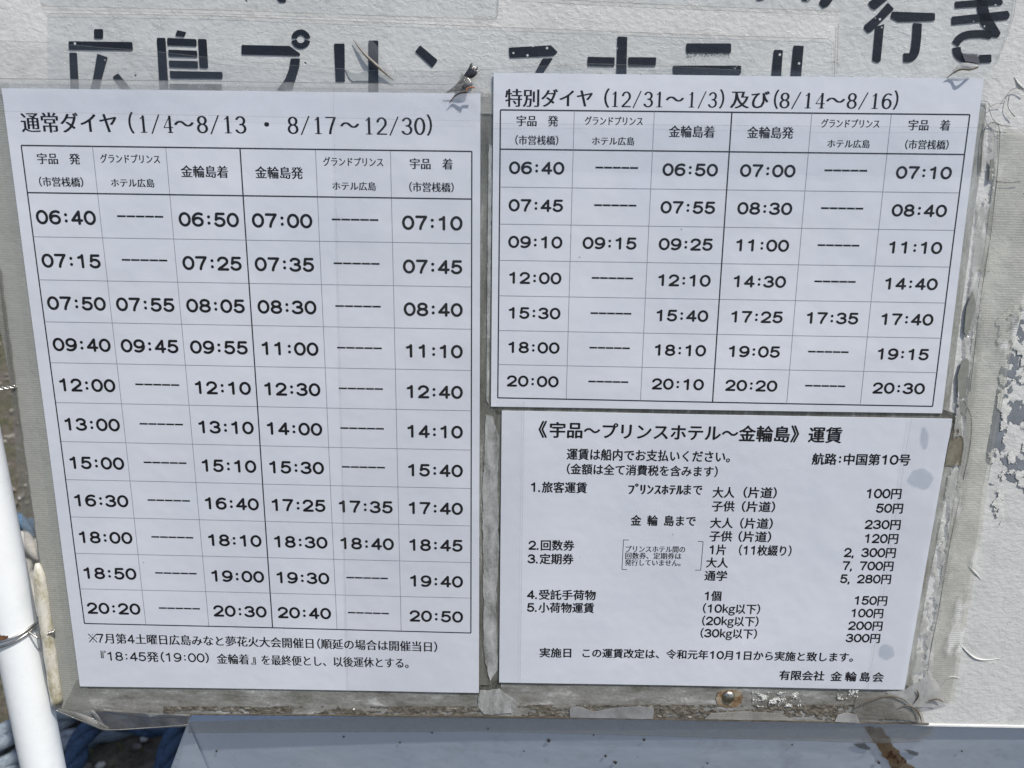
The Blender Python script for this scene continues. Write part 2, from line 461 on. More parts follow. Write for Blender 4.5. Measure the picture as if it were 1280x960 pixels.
def line(a, b, wd, d=None):
    """thin printed rule between two sheet points, wd metres"""
    a = Vector((a.x, 0, a.z)); b = Vector((b.x, 0, b.z)); t = (b - a).normalized(); s = Vector((-t.z, 0, t.x)) * wd / 2
    n = 16; V = []
    for i in range(n + 1):
        for sg in (-1, 1):
            p = a.lerp(b, i / n) + s * sg; V.append(Vector((p.x, -((d or TD) + wave(p.x, p.z)), p.z)))
    return V, [[2 * i, 2 * i + 1, 2 * i + 3, 2 * i + 2] for i in range(n)]

# ------------------------------------------------------------------ setting: ground
def m_ground():
    n = N('gravelly_soil')
    f = n.noise(9, 6, .65); g = n.noise(60, 6, .7, (1, 1, 1), 3); h = n.noise(240, 4, .7, (1, 1, 1), 5)
    c = n.ramp(g, [(.3, (.05, .04, .028)), (.5, (.13, .11, .08)), (.72, (.24, .215, .17))])
    c = n.mix(n.ramp(f, [(.45, 0.0), (.62, .75)]), c, (.085, .09, .035))
    c = n.mix(n.ramp(h, [(.58, 0.0), (.7, .6)]), c, (.28, .26, .22))
    n.set(Base_Color=c, Roughness=.95); n.l(n.bump(n.math('ADD', g, n.math('MULTIPLY', h, .3)), .02), n.p.inputs['Normal']); return n.m
def axis(n, lim, p=3.2): return [lim * math.copysign(abs(t) ** p, t) for t in (2 * i / n - 1 for i in range(n + 1))]
ax_ = axis(150, 1500, 4.5); ay_ = axis(150, 1500, 4.5)
V = []
for y in ay_:
    for x in ax_:
        X, Y = x - .5, y + .9; k = max(0, 1 - math.hypot(x, y) / 6)
        V.append((X, Y, k * (.018 * noise.noise(Vector((X * 6, Y * 6, 0))) + .008 * noise.noise(Vector((X * 22, Y * 22, 2))))))
nn = len(ax_)
mesh('ground', V, [[j * nn + i, j * nn + i + 1, (j + 1) * nn + i + 1, (j + 1) * nn + i] for j in range(nn - 1) for i in range(nn - 1)], m_ground(), kind='structure', smooth=True, world=True)
# gravel: countless small stones and tufts
ICO = []
import bmesh
bm = bmesh.new(); bmesh.ops.create_icosphere(bm, subdivisions=1, radius=1); IV = [v.co.copy() for v in bm.verts]; IF = [[v.index for v in f.verts] for f in bm.faces]; bm.free()
def stones(n, rmin, rmax, seed):
    rnd = random.Random(seed); V = []; Fc = []
    for i in range(n):
        x = rnd.uniform(-2.6, .6); y = rnd.uniform(.1, 4.2) * rnd.uniform(.35, 1); r = rnd.uniform(rmin, rmax) * rnd.uniform(.5, 1)
        sx, sy, sz = r * rnd.uniform(.7, 1.4), r * rnd.uniform(.7, 1.4), r * rnd.uniform(.4, .8); a = rnd.uniform(0, 6.3); ca, sa = math.cos(a), math.sin(a); k = len(V)
        for v in IV:
            q = v * (1 + .28 * noise.noise(v * 1.3 + Vector((i, 0, 0)))); X, Y = q.x * sx, q.y * sy
            V.append((x + X * ca - Y * sa, y + X * sa + Y * ca, q.z * sz + .006))
        Fc += [[j + k for j in f] for f in IF]
    return V, Fc
V, Fc = stones(5200, .003, .012, 1)
mesh('gravel', V, Fc, m_plain('grey_brown_gravel', (.17, .155, .13), .9, var=.6, scale=40, bump=.002), label='brown and grey gravel scattered on the soil behind the sign', cat='gravel', kind='stuff', world=True)
V, Fc = stones(700, .004, .011, 2)
mesh('pale_gravel', V, Fc, m_plain('pale_gravel_stone', (.42, .41, .38), .85, var=.3, scale=30, bump=.002), label='pale stones lying among the darker gravel', cat='gravel', kind='stuff', world=True)
rnd = random.Random(4); V = []; Fc = []
for i in range(6000):
    x = rnd.uniform(-2.6, .2); y = rnd.uniform(.1, 4) * rnd.uniform(.35, 1)
    if noise.noise(Vector((x * 3.2, y * 3.2, 7))) < .02: continue
    a = rnd.uniform(0, 6.3); L = rnd.uniform(.008, .026); wd = .0016; k = len(V); dx, dy = math.cos(a), math.sin(a); t = rnd.uniform(.2, .9)
    V += [(x - dy * wd, y + dx * wd, 0), (x + dy * wd, y - dx * wd, 0), (x + dx * L * t * .6 + dy * wd, y + dy * L * t * .6 - dx * wd, L * .7), (x + dx * L * t * .6 - dy * wd, y + dy * L * t * .6 + dx * wd, L * .7), (x + dx * L * t * 1.4, y + dy * L * t * 1.4, L * .95)]
    Fc += [[k, k + 1, k + 2, k + 3], [k + 3, k + 2, k + 4]]
mesh('moss', V, Fc, m_plain('dry_green_moss', (.085, .088, .03), .8, var=.5, scale=12), label='low olive moss and grass in patches between the stones', cat='moss', kind='stuff', world=True)

# ------------------------------------------------------------------ ropes on the ground
def rope(path, r, mat, label, turn=.045, group='mooring ropes heaped behind the sign'):
    P = spline(path, 14); o = sum(P, Vector()) / len(P)
    t = thing('rope', label, 'rope', o, group, world=True)
    for s in range(3):
        L = 0; Q = []; prev = P[0]; u = (P[1] - P[0]).orthogonal().normalized()
        for i, p in enumerate(P):
            L += (p - prev).length; prev = p
            tg = (P[min(i + 1, len(P) - 1)] - P[max(0, i - 1)]).normalized(); u = (u - tg * u.dot(tg)).normalized(); v = tg.cross(u)
            a = 2 * math.pi * (L / (turn * r / .015)) * .35 + s * 2.094
            Q.append(p + (u * math.cos(a) + v * math.sin(a)) * r * .5)
        V, Fc = tube(Q, r * .56, 8); mesh('strand', V, Fc, mat, t, smooth=True)
def m_rope(name, col, dark):
    n = N(name); f = n.noise(500, 4, .6, (.3, .3, 1)); c = n.mix(n.ramp(f, [(.35, 0.0), (.65, 1.0)]), dark, col)
    c = n.mix(n.ramp(n.noise(25, 4), [(.5, 0.0), (.75, .5)]), c, tuple(v * .6 for v in col))
    n.set(Base_Color=c, Roughness=.85); n.l(n.bump(f, .002), n.p.inputs['Normal']); return n.m
RB = m_rope('faded_blue_fibre', (.11, .20, .29), (.05, .09, .15)); RD = m_rope('deep_blue_fibre', (.03, .065, .12), (.012, .028, .06))
RW = m_rope('white_fibre', (.62, .60, .55), (.38, .36, .31)); RG = m_rope('grey_blue_fibre', (.24, .28, .31), (.12, .15, .18))
def gp(L, h=.02): return [gnd(x, y, h + (e[0] if e else 0)) for x, y, *e in L]
rope(gp([(-160, 628), (-60, 642), (10, 650), (48, 662), (110, 690), (220, 730)]), .015, RB, 'faded blue rope, the uppermost one beside the white pole')
rope(gp([(-140, 640), (-50, 650), (20, 672), (60, 694), (120, 726), (210, 770)], .03), .015, RW, 'white rope just under the faded blue one behind the pole')
rope(gp([(-90, 670), (10, 700), (38, 728), (62, 772), (110, 830), (190, 880)], .02), .0165, RW, 'white rope curving down behind the taped sign edge')
rope(gp([(-120, 980), (-20, 938), (20, 912), (62, 902), (100, 886), (170, 868)], .03), .016, RG, 'grey-blue rope arching behind the foot of the pole')
rope(gp([(-60, 1010), (20, 950), (70, 930), (108, 922), (170, 905), (260, 890)], .01), .014, RG, 'grey-blue rope lying lowest, right of the pole foot')
rope(gp([(60, 1040), (88, 965), (108, 915), (140, 898), (200, 908), (260, 890)], .05), .013, RD, 'dark blue rope looping just under the torn plastic corner')
rope(gp([(185, 1040), (205, 960), (218, 915), (236, 880), (280, 840)], .05), .012, RD, 'dark blue rope next to the left side of the grey panel')

# ------------------------------------------------------------------ white pole with its wires
wm = N('glossy_white_pole_paint')
f = wm.noise(45, 5, .6); c = wm.mix(wm.ramp(f, [(.5, 0.0), (.75, .4)]), (.76, .78, .78), (.62, .65, .66))
c = wm.mix(wm.ramp(wm.noise(600, 4, .7), [(.68, 0.0), (.72, .8)]), c, (.4, .42, .43))
wm.set(Base_Color=c, Roughness=.3, Coat_Weight=.4); wm.l(wm.bump(wm.noise(160, 4), .0002), wm.p.inputs['Normal'])
PA = at(-10 - 32 * 0, 640, .0); PB = at(54.5, 960, .0)
dv = (PB - PA).normalized(); PT = PA - dv * .5; PE = PA + dv * .62
pole = thing('pole', 'round white painted steel pole left of the sign with wire wound round it', 'pole', PE)
PR = .0102
V, Fc = tube([PT.lerp(PE, i / 30) for i in range(31)], PR, 40); mesh('shaft', V, Fc, wm.m, pole, smooth=True)
# rust patch: a thin skin on the shaft above the wire
def pole_pt(s, a, r): # s metres along from PA, a angle (0 faces the viewer, + to the right)
    u = Vector((0, -1, 0)); u = (u - dv * u.dot(dv)).normalized(); v = dv.cross(u)
    if v.x < 0: v = -v
    return PA + dv * s + (u * math.cos(a) + v * math.sin(a)) * r
def s_of(py): return ((at(26, py, PR) - PA).dot(dv))
s0 = s_of(800)
V = []; Fc = []; n1, n2 = 16, 14
for i in range(n1 + 1):
    for j in range(n2 + 1):
        a = R(-42) + R(62) * i / n1; s_ = s0 - .0035 + .0050 * j / n2
        V.append(pole_pt(s_, a, PR + .00008))
for i in range(n1):
    for j in range(n2):
        cx, cy = (i + .5) / n1 * 2 - 1, (j + .5) / n2 * 2 - 1
        if cx * cx + cy * cy + .7 * noise.noise(Vector((i * .5, j * .5, 0))) < .8:
            k = i * (n2 + 1) + j; Fc.append([k, k + n2 + 1, k + n2 + 2, k + 1])
mesh('rust_spot', V, Fc, RUST, pole, smooth=True)
WIRE = m_plain('galvanised_wire', (.50, .48, .44), .32, 1.0, .25, 400)
wt = thing('tie_wire', 'loops of galvanised wire tying the pole to the sign, above the rope heap', 'wire', pole_pt(s0, 0, PR))
for k, (ds, tl) in enumerate(((0, .0026), (.0028, .0034))):
    Q = [pole_pt(s0 + ds - tl * math.sin(a) * 1.2 + .0004 * math.sin(3 * a), a, PR + .0009) for a in (R(-180) + R(360) * i / 60 for i in range(61))]
    V, Fc = tube(Q, .00062, 8); mesh('loop', V, Fc, WIRE, wt, smooth=True)
q0 = pole_pt(s0 + .001 - .003, R(62), PR + .0011); q1 = at(52, 795, .003); q2 = at(58, 790, .003); q3 = at(68, 789, .0025)
V, Fc = tube(spline([q0, at(47, 797, .006), q1, q2, q3], 8), .0005, 8); mesh('tail', V, Fc, WIRE, wt, smooth=True)
for ph in (0, math.pi):
    Q = [q1.lerp(q3, i / 30) + Vector((0, math.cos(i * .8 + ph), math.sin(i * .8 + ph))) * .0006 for i in range(31)]
    V, Fc = tube(Q, .00055, 6); mesh('twist', V, Fc, WIRE, wt, smooth=True)
# second, thinner wire higher up
w2 = thing('twisted_wire', 'short twisted wire pair reaching the sign edge at half height', 'wire', at(0, 486, .002))
for ph in (0, math.pi):
    a0, a1 = at(-40, 492, .004), at(20, 483, .0015)
    Q = [a0.lerp(a1, i / 40) + Vector((0, math.cos(i * .7 + ph), math.sin(i * .7 + ph))) * .0006 for i in range(41)]
    V, Fc = tube(Q, .0005, 6); mesh('strand', V, Fc, WIRE, w2, smooth=True)

# ------------------------------------------------------------------ sign board
def edge_x(y): return 31 + (y - 560) * .14
board = thing('sign_board', 'weathered white painted sign board with black stencilled lettering behind the notices', 'sign board', at(640, 895))
bp = [(edge_x(-900) , -900), (1900, -900), (1900, 920), (1280, 908), (600, 895), (edge_x(886) - 2, 887)]
V, Fc = prism(bp, -.004, 0); mesh('face', V, Fc, PAINT, board)
# folded lower lip at the right, its highlight painted in a brighter colour
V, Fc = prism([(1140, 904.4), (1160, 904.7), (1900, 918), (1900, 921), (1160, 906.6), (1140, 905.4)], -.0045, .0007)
mesh('lower_lip_highlight', V, Fc, m_plain('edge_highlight_paint', (.74, .74, .72), .35, var=.05), board)
# cream tube along the left edge
P = [at(46.5 + (y - 700) * .14, y, .001) for y in range(704, 884, 6)]
V, Fc = tube(P, lambda t: .0031 * min(1, .35 + 7 * t) + .00012 * math.sin(t * 31), 16)
mesh('edge_tube', V, Fc, m_grime('weathered_cream_paint', [(.16, .15, .07), (.36, .33, .23), (.56, .53, .45), (.64, .62, .56)], 150, (1, 1, .4), 1), board, label='cream weathered tube along the lower left edge', smooth=True)

# stencilled characters, stroke pieces with slightly rounded corners (pixels of the photograph, on the board's plane)
def z1(o, s, L): return [(o[0] + x / s, o[1] + y / s) for x, y in L]
a_ = lambda L: z1((60, 20), 4.741, L); b_ = lambda L: z1((300, 20), 4.741, L); c_ = lambda L: z1((560, 20), 4.741, L); d_ = lambda L: z1((820, 0), 5.333, L); e_ = lambda L: z1((1040, 0), 5.333, L)
def ringarc(cx, cy, r0, r1, a0, a1):
    return [(cx + r1 * math.cos(R(a0 + (a1 - a0) * i / 12)), cy - r1 * math.sin(R(a0 + (a1 - a0) * i / 12))) for i in range(13)] + \
           [(cx + r0 * math.cos(R(a1 + (a0 - a1) * i / 12)), cy - r0 * math.sin(R(a1 + (a0 - a1) * i / 12))) for i in range(13)]
def thick(path, wd):
    P = spline([Vector((x, y, 0)) for x, y in path], 6); Lft = []; Rt = []
    for i, p in enumerate(P):
        t = (P[min(i + 1, len(P) - 1)] - P[max(0, i - 1)]).normalized(); nrm = Vector((-t.y, t.x, 0)) * wd / 2
        Lft.append((p.x + nrm.x, p.y + nrm.y)); Rt.append((p.x - nrm.x, p.y - nrm.y))
    return Lft + Rt[::-1]
CH = {
 '広': [a_([(275, 78), (327, 78), (327, 134), (275, 134)]), a_([(124, 150), (500, 155), (504, 204), (124, 200)]), a_([(128, 218), (172, 218), (186, 470), (138, 470)]),
       a_([(294, 224), (355, 245), (318, 380), (305, 450), (250, 450), (268, 376)]), a_([(416, 340), (385, 362), (400, 385), (440, 440), (500, 440)])],
 '島': [a_([(768, 84), (820, 96), (808, 124), (755, 118)]), a_([(646, 130), (696, 130), (716, 450), (664, 450)]), a_([(708, 130), (880, 138), (882, 180), (708, 174)]), a_([(714, 200), (884, 206), (886, 246), (716, 240)]),
       a_([(718, 264), (888, 268), (890, 310), (720, 304)]), a_([(890, 136), (940, 138), (950, 310), (900, 308)]), a_([(722, 326), (1034, 332), (1036, 372), (728, 370)]), a_([(722, 402), (1030, 404), (1030, 460), (722, 460)])],
 'プ': [b_([(10, 172), (295, 178), (356, 222), (356, 236), (10, 228)]), b_([(302, 252), (356, 252), (352, 300), (335, 360), (310, 440), (220, 440), (268, 376), (290, 320)])] +
       [ringarc(300 + 361 / 4.741, 20 + 137 / 4.741, 24 / 4.741, 57 / 4.741, 6, 174), ringarc(300 + 361 / 4.741, 20 + 137 / 4.741, 24 / 4.741, 57 / 4.741, 190, 350)],
 'リ': [b_([(558, 164), (620, 164), (622, 390), (568, 390)]), b_([(762, 146), (820, 146), (820, 450), (762, 450)])],
 'ン': [b_([(1068, 174), (1172, 262), (1140, 306), (1038, 212)])],
 'ス': [c_([(360, 188), (610, 174), (650, 214), (625, 236), (366, 248)]), c_([(560, 252), (622, 250), (560, 345), (500, 400), (460, 400), (515, 338)])],
 'ホ': [c_([(1004, 122), (1062, 124), (1056, 400), (996, 400)]), c_([(828, 242), (988, 246), (986, 300), (826, 296)]), c_([(1068, 244), (1234, 246), (1230, 298), (1068, 298)]), c_([(905, 338), (925, 360), (880, 400), (850, 400)]), c_([(1140, 340), (1165, 360), (1200, 400), (1120, 370)])],
 'テ': [d_([(202, 290), (500, 290), (500, 352), (200, 350)]), d_([(112, 438), (566, 438), (566, 490), (480, 560), (112, 496)])],
 'ル': [d_([(786, 332), (845, 334), (828, 570), (762, 570)]), d_([(916, 304), (984, 306), (960, 570), (890, 570)])],
 '行': [e_([(240, 20), (330, -60), (400, -40), (365, 0), (285, 66), (255, 50)]), e_([(370, 18), (412, 60), (260, 212), (238, 220), (212, 190), (214, 170), (300, 98)]), e_([(288, 180), (346, 160), (322, 410), (300, 418), (268, 404)]),
       e_([(398, 78), (684, 88), (684, 138), (440, 146), (390, 120)]), thick(e_([(568, 156), (562, 260), (548, 350), (520, 382), (475, 384)]), 11)],
 'き': [e_([(818, 12), (1120, -14), (1138, 12), (1130, 34), (820, 54)]), e_([(796, 112), (1170, 72), (1184, 100), (1172, 130), (796, 166)]), e_([(960, -30), (1020, -30), (1050, 100), (1122, 220), (1108, 250), (1060, 246), (990, 160), (966, 60)]),
       thick(e_([(1060, 236), (990, 226), (900, 232), (850, 256), (820, 296)]), 9.5), thick(e_([(828, 316), (838, 362), (880, 390), (950, 394), (1060, 390)]), 10)],
 'の': [d_([(670, -10), (730, -10), (700, 3), (670, 2)]), d_([(970, -14), (1035, -14), (1020, 8), (975, 6)]), d_([(1100, -10), (1190, -20), (1150, 38), (1112, 55), (1086, 25)])],
}
for ch, polys in CH.items():
    parts = [prism(round_poly(p, 1.6), 0.0, .00035) for p in polys]
    V, Fc = join(parts)
    mesh('stencil_character', V, Fc, STENCIL, board, label='stencilled character %s' % ch if ch != 'の' else 'lower tips of a stencilled character cut by the picture edge')
V, Fc = prism(round_poly([(343, -8), (360, -8), (357, 3), (349, 3)], 2), 0, .00035)
mesh('stencil_character', V, Fc, STENCIL, board, label='tip of a stencilled character at the top edge')
# overspray under the te stroke: fine specks of stencil paint
rnd = random.Random(9); V = []; Fc = []
for i in range(420):
    x = rnd.uniform(858, 912); y = 66 + abs(rnd.gauss(0, 3.2)); s_ = rnd.uniform(.15, .42); k = len(V)
    for q in range(5):
        p = at(x + s_ * math.cos(q * 1.256), y + s_ * math.sin(q * 1.256)); V.append(Vector((p.x, -.00012, p.z)))
    Fc.append([k + j for j in range(5)][::-1])
mesh('overspray', V, Fc, STENCIL, board, kind='stuff')

# peeled patches at the right: primer laid bare, and flakes standing proud
def peel(x, y):
    return noise.noise(Vector((x * .035, y * .024, 2.2))) + .55 * noise.noise(Vector((x * .09, y * .07, 5.1))) + .3 * noise.noise(Vector((x * .25, y * .2, 1.7)))
PZ = [(1258, 395), (1300, 380), (1420, 420), (1420, 640), (1330, 640), (1288, 596), (1262, 612), (1236, 606), (1232, 570), (1244, 500)]
def mask(x, y):
    g = 1.0 - abs(y - 520) / 150
    return .00012 if peel(x, y) + .34 * g > .27 else 0
V, Fc = ragged(PZ, .8, mask, .0001); mesh('bare_primer', V, Fc, PRIMER, board, label='bare grey-blue primer where the paint has peeled')
def mask2(x, y):
    v = noise.noise(Vector((x * .05 + 3, y * .042, 8.8))) + .5 * noise.noise(Vector((x * .13 + y * .05, y * .1, 2.8))) + .15 * noise.noise(Vector((x * .4, y * .4, 2)))
    return .0003 + .0004 * min(.5, max(0, v)) if v > .10 + max(0, (y - 600) / 60) * .5 + max(0, (1262 - x) / 40) * .35 + max(0, (400 - y) / 40) * .3 else 0
V, Fc = ragged([(1235, 380), (1420, 360), (1420, 660), (1226, 660), (1228, 600), (1246, 500)], .8, mask2, .0002)
mesh('paint_flakes', V, Fc, FLAKE, board, label='curled off-white flakes of paint', kind='stuff')
# cracks and scars in the right-hand paint
for pts in ([(1196, 800), (1206, 812), (1218, 822), (1232, 825), (1250, 823)], [(1210, 707), (1218, 715), (1226, 724)], [(1178, 855), (1188, 846), (1200, 848)], [(1268, 96), (1274, 106), (1282, 112)]):
    Q = spline([at(x, y, .0001) for x, y in pts], 6)
    V, Fc = tube(Q, lambda t: .00012 + .0005 * math.sin(math.pi * t) ** 2, 6)
    mesh('paint_scar', V, Fc, FLAKE, board, smooth=True)

# ------------------------------------------------------------------ grey-blue metal base under the board
pm = N('grey_blue_panel_paint')
f = pm.noise(9, 3); c = pm.mix(pm.ramp(f, [(.35, 0.0), (.65, 1.0)]), (.46, .52, .62), (.54, .59, .68))
c = pm.mix(pm.ramp(pm.noise(300, 5, .7, (1, 1, 1), 2), [(.66, 0.0), (.71, .7)]), c, (.13, .14, .15))
c = pm.mix(pm.ramp(pm.noise(50, 5, .7, (1, 1, .6), 6), [(.58, 0.0), (.7, .35)]), c, (.27, .29, .32))
pm.set(Base_Color=c, Roughness=.3, Coat_Weight=.3, Coat_Roughness=.12); pm.l(pm.bump(pm.noise(30, 3), .0012, .6), pm.p.inputs['Normal'])
TB = math.tan(R(21))
zt = at(640, 897).z
def back(px, py, e=0.0):
    """point on the panel plane that folds back under the board (e metres off it, outward)"""
    v = M3 @ Vector(((px - 640) / F, 1.0, -(py - 480) / F))
    # plane: y = .002 + (zt - z)*TB
    t = (.002 + (zt - CP.z) * TB - CP.y) / (v.y + v.z * TB)
    p = CP + v * t
    return p + Vector((0, -math.cos(R(21)), -math.sin(R(21)))) * e
base = thing('panel_base', 'grey-blue painted metal panel folding back below the sign board', 'panel', back(700, 960))
fr = [(235, 902), (600, 893), (1280, 905), (1900, 918), (2100, 1700), (-60, 1700)]
fv = [back(x, y) for x, y in fr]
V = fv + [v + Vector((0, .25, .02)) for v in fv]; n = 6
Fc = [list(range(n))] + [[i, (i + 1) % n, (i + 1) % n + n, i + n] for i in range(n)]
mesh('panel', V, Fc, pm.m, base)
V = [back(236, 903, .0006), back(262, 962, .0012), back(420, 1500, .002), back(-20, 1700, .001), back(214, 962, .0006)]
mesh('corner_fold', V, [[0, 4, 3, 2, 1]], pm.m, base)
def bpoly(name, poly, e, mat, **k):
    V = [back(x, y, e) for x, y in poly] + [back(x, y, e - .0002) for x, y in poly]; n = len(poly)
    return mesh(name, V, [list(range(n))] + [[i, i + n, (i + 1) % n + n, (i + 1) % n] for i in range(n)], mat, **k)
rp = rough_poly([(1080, 908), (1100, 908), (1114, 926), (1124, 942), (1148, 968), (1136, 970), (1126, 958), (1122, 968), (1112, 956), (1100, 938), (1090, 925)], 2.0, 3.2, 3)
bpoly('rust_streak', rp, .0006, m_film('rust_run', .75, (.8, .7, .55), (.17, .10, .045), bumpy=.0003, rough=.6, spots=.5, spotcol=(.06, .025, .012), spscale=160), parent=base, label='brown rust streak running down from the board edge')
bpoly('grey_smear', rough_poly([(1066, 929), (1080, 928), (1088, 934), (1086, 937), (1074, 934)], 2, .7, 5), .0005, PRIMER, parent=base)
bpoly('grey_smear', rough_poly([(1130, 936), (1140, 937), (1148, 940), (1146, 944), (1136, 941)], 2, .9, 6), .0005, PRIMER, parent=base)
SPK = m_plain('dark_speck', (.06, .055, .045), .8, var=.3)
for x, y, r in ((686, 925, 2.1), (805, 924, 1.5), (1098, 952, 1.8), (757, 944, 1.6), (769, 952, 2.2), (500, 927, 1.2), (540, 915, 1.1), (884, 953, 1.2), (271, 938, 1.3), (1202, 938, 1), (742, 918, .9), (610, 910, 1.3), (990, 930, 1.0), (430, 920, 1.1), (655, 938, .8)):
    bpoly('speck', [(x + r * math.cos(q * .785) * (1 + .25 * math.sin(q * 3 + x)), y + r * math.sin(q * .785) * (.9 + .3 * math.cos(q * 2 + y))) for q in range(8)][::-1], .0006, SPK, parent=base)

# ------------------------------------------------------------------ grime and residue between the notices
def strip(name, poly, d, mat, label, cat, seed=1, amp=.8, step=4, group=None, t=.0003):
    V, Fc = prism(rough_poly(poly, step, amp, seed), d - t, d); return mesh(name, V, Fc, mat, None, label, cat, group)
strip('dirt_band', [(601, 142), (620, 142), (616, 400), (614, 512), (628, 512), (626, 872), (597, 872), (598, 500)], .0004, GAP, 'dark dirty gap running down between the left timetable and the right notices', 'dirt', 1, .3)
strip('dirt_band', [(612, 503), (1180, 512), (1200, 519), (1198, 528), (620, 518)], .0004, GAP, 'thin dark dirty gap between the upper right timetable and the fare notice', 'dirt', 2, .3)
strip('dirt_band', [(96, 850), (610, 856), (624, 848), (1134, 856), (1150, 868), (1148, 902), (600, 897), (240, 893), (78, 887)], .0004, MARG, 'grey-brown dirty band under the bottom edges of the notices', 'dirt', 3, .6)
V, Fc = ragged([(205, 881), (400, 882), (600, 882), (660, 880), (900, 879), (1115, 880), (1140, 900), (600, 894), (205, 890)], 1.0,
               lambda x, y: (.0003 + .0005 * max(0, noise.noise(Vector((x * .25, y * .3, 3)))) ) if noise.noise(Vector((x * .022, y * .16, 1))) + .5 * noise.noise(Vector((x * .15, y * .3, 4))) > -.22 + (.25 if 660 > x > 600 else 0) else 0, .0004)
mesh('caught_dirt', V, Fc, SOIL, None, 'crumbly brown dirt caught along the bottom edge of the board', 'dirt', kind='stuff')
# lighter residue ropes in the vertical gap
strip('glue_residue', [(607, 518), (616, 520), (624, 545), (622, 600), (624, 690), (620, 760), (622, 835), (613, 850), (605, 820), (604, 700), (603, 620), (606, 560)], .0009, GLUE, 'milky glue residue filling the gap left of the fare notice', 'glue residue', 5, 1.4)
strip('glue_residue', [(611, 180), (615, 182), (614, 300), (612, 420), (611, 505), (608, 500), (609, 380), (610, 260)], .0008, GLUE, 'thin pale glue line left of the upper right timetable', 'glue residue', 6, .7)
strip('glue_residue', [(600, 862), (624, 860), (645, 875), (640, 890), (605, 892), (596, 880)], .0010, GLUE, 'milky glue smear where the gap meets the bottom band', 'glue residue', 7, 2)
strip('tape_scrap', [(712, 884), (722, 881), (742, 888), (770, 883), (800, 881), (817, 884), (816, 897), (712, 895)], .0013, m_film('scrap_film', .8, (.8, .8, .8), (.34, .345, .35)), 'grey wavy-edged scrap of tape on the bottom band under the fare notice', 'tape', 8, .4)
strip('tape_scrap', [(880, 897), (888, 890), (930, 887), (972, 890), (992, 899)], .0013, m_film('scrap_film_pale', .55, (.8, .8, .8), (.42, .41, .38), rib=.2), 'low ribbed scrap of tape under the screw head', 'tape', 9, .4)
strip('tape_scrap', [(1042, 900), (1046, 892), (1058, 889), (1070, 892), (1074, 902)], .0013, m_film('scrap_film_round', .7, (.8, .8, .8), (.5, .5, .49)), 'small rounded pale scrap of tape above the rust streak', 'tape', 10, .4)
# right-hand residue column: clear bead, pale blobs, dark slots
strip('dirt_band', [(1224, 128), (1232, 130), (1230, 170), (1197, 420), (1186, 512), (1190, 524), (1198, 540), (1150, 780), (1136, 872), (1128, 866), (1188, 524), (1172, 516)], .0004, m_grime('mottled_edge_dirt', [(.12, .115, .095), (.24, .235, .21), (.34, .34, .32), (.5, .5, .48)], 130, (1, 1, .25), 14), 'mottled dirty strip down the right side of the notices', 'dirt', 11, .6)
V, Fc = ragged([(1228, 150), (1246, 152), (1252, 170), (1246, 240), (1232, 380), (1222, 480), (1212, 600), (1190, 690), (1172, 780), (1160, 880), (1136, 880), (1150, 780), (1172, 660), (1186, 580), (1194, 500), (1206, 400), (1218, 300)], 1.1,
               lambda x, y: (.0003 + .0007 * max(0, .5 + noise.noise(Vector((x * .07, y * .02, 13))))) if noise.noise(Vector((x * .13, y * .024, 31))) + .4 * noise.noise(Vector((x * .3, y * .15, 4))) > -.13 else 0, .0004)
mesh('silicone_bead', V, Fc, BEAD, None, 'lumpy milky silicone smeared down the right edge of the notices', 'silicone', smooth=True)
OL = m_plain('grey_dirt_line', (.17, .165, .15), .7, var=.4)
so_ = thing('dirt_outline', 'thin grey dirt lines tracing the old silicone bead at the upper right edge', 'dirt', at(1235, 220, .001))
for pts in ([(1226, 216), (1228, 176), (1233, 158), (1242, 153), (1249, 160), (1249, 186), (1244, 240), (1238, 300)], [(1226, 126), (1234, 127), (1238, 133), (1244, 130), (1254, 129)], [(1238, 300), (1226, 372), (1218, 440), (1212, 490)], [(1236, 134), (1240, 148), (1250, 156), (1264, 158)], [(1244, 226), (1260, 228), (1276, 227)], [(1205, 500), (1214, 524), (1212, 560), (1204, 600)], [(1200, 620), (1186, 690), (1174, 760), (1162, 820), (1158, 860)], [(1256, 124), (1262, 114), (1272, 110), (1282, 116)], [(1262, 118), (1260, 134), (1268, 146)]):
    V, Fc = tube(spline([at(x + 1.2 * noise.noise(Vector((x * .3, y * .3, 0))), y, .0013) for x, y in pts], 8), lambda t: .00010 + .00022 * abs(noise.noise(Vector((t * 9, len(pts), 3)))), 5)
    mesh('line', V, Fc, OL, so_, smooth=True)
for poly, lab in (([(1214, 364), (1218, 380), (1214, 398), (1207, 420), (1203, 414), (1206, 384)], 'narrow grey opening in the silicone right of 15:40 row'),
                  ([(1200, 452), (1207, 447), (1210, 452), (1206, 480), (1205, 497), (1196, 498), (1195, 470)], 'larger grey opening in the silicone beside the last timetable row'),
                  ([(1197, 500), (1206, 500), (1204, 522), (1196, 510)], 'small dark pocket in the silicone at the fare notice corner'),
                  ([(1236, 200), (1240, 198), (1241, 222), (1234, 226)], 'short grey opening high in the silicone near the title row')):
    strip('primer_gap', poly, .00128, m_plain('grey_green_metal', (.20, .205, .18), .5, var=.15), lab, 'bare patch', 12, .5, 3)
strip('brown_stain', [(1192, 524), (1200, 528), (1204, 560), (1200, 582), (1180, 581), (1184, 560)], .0008, m_grime('brown_glue', [(.10, .085, .06), (.15, .135, .10), (.20, .18, .14), (.27, .26, .22)], 130, (1, 1, .5), 17), 'brown stain of old glue at the top right corner of the fare notice', 'stain', 13, .8)
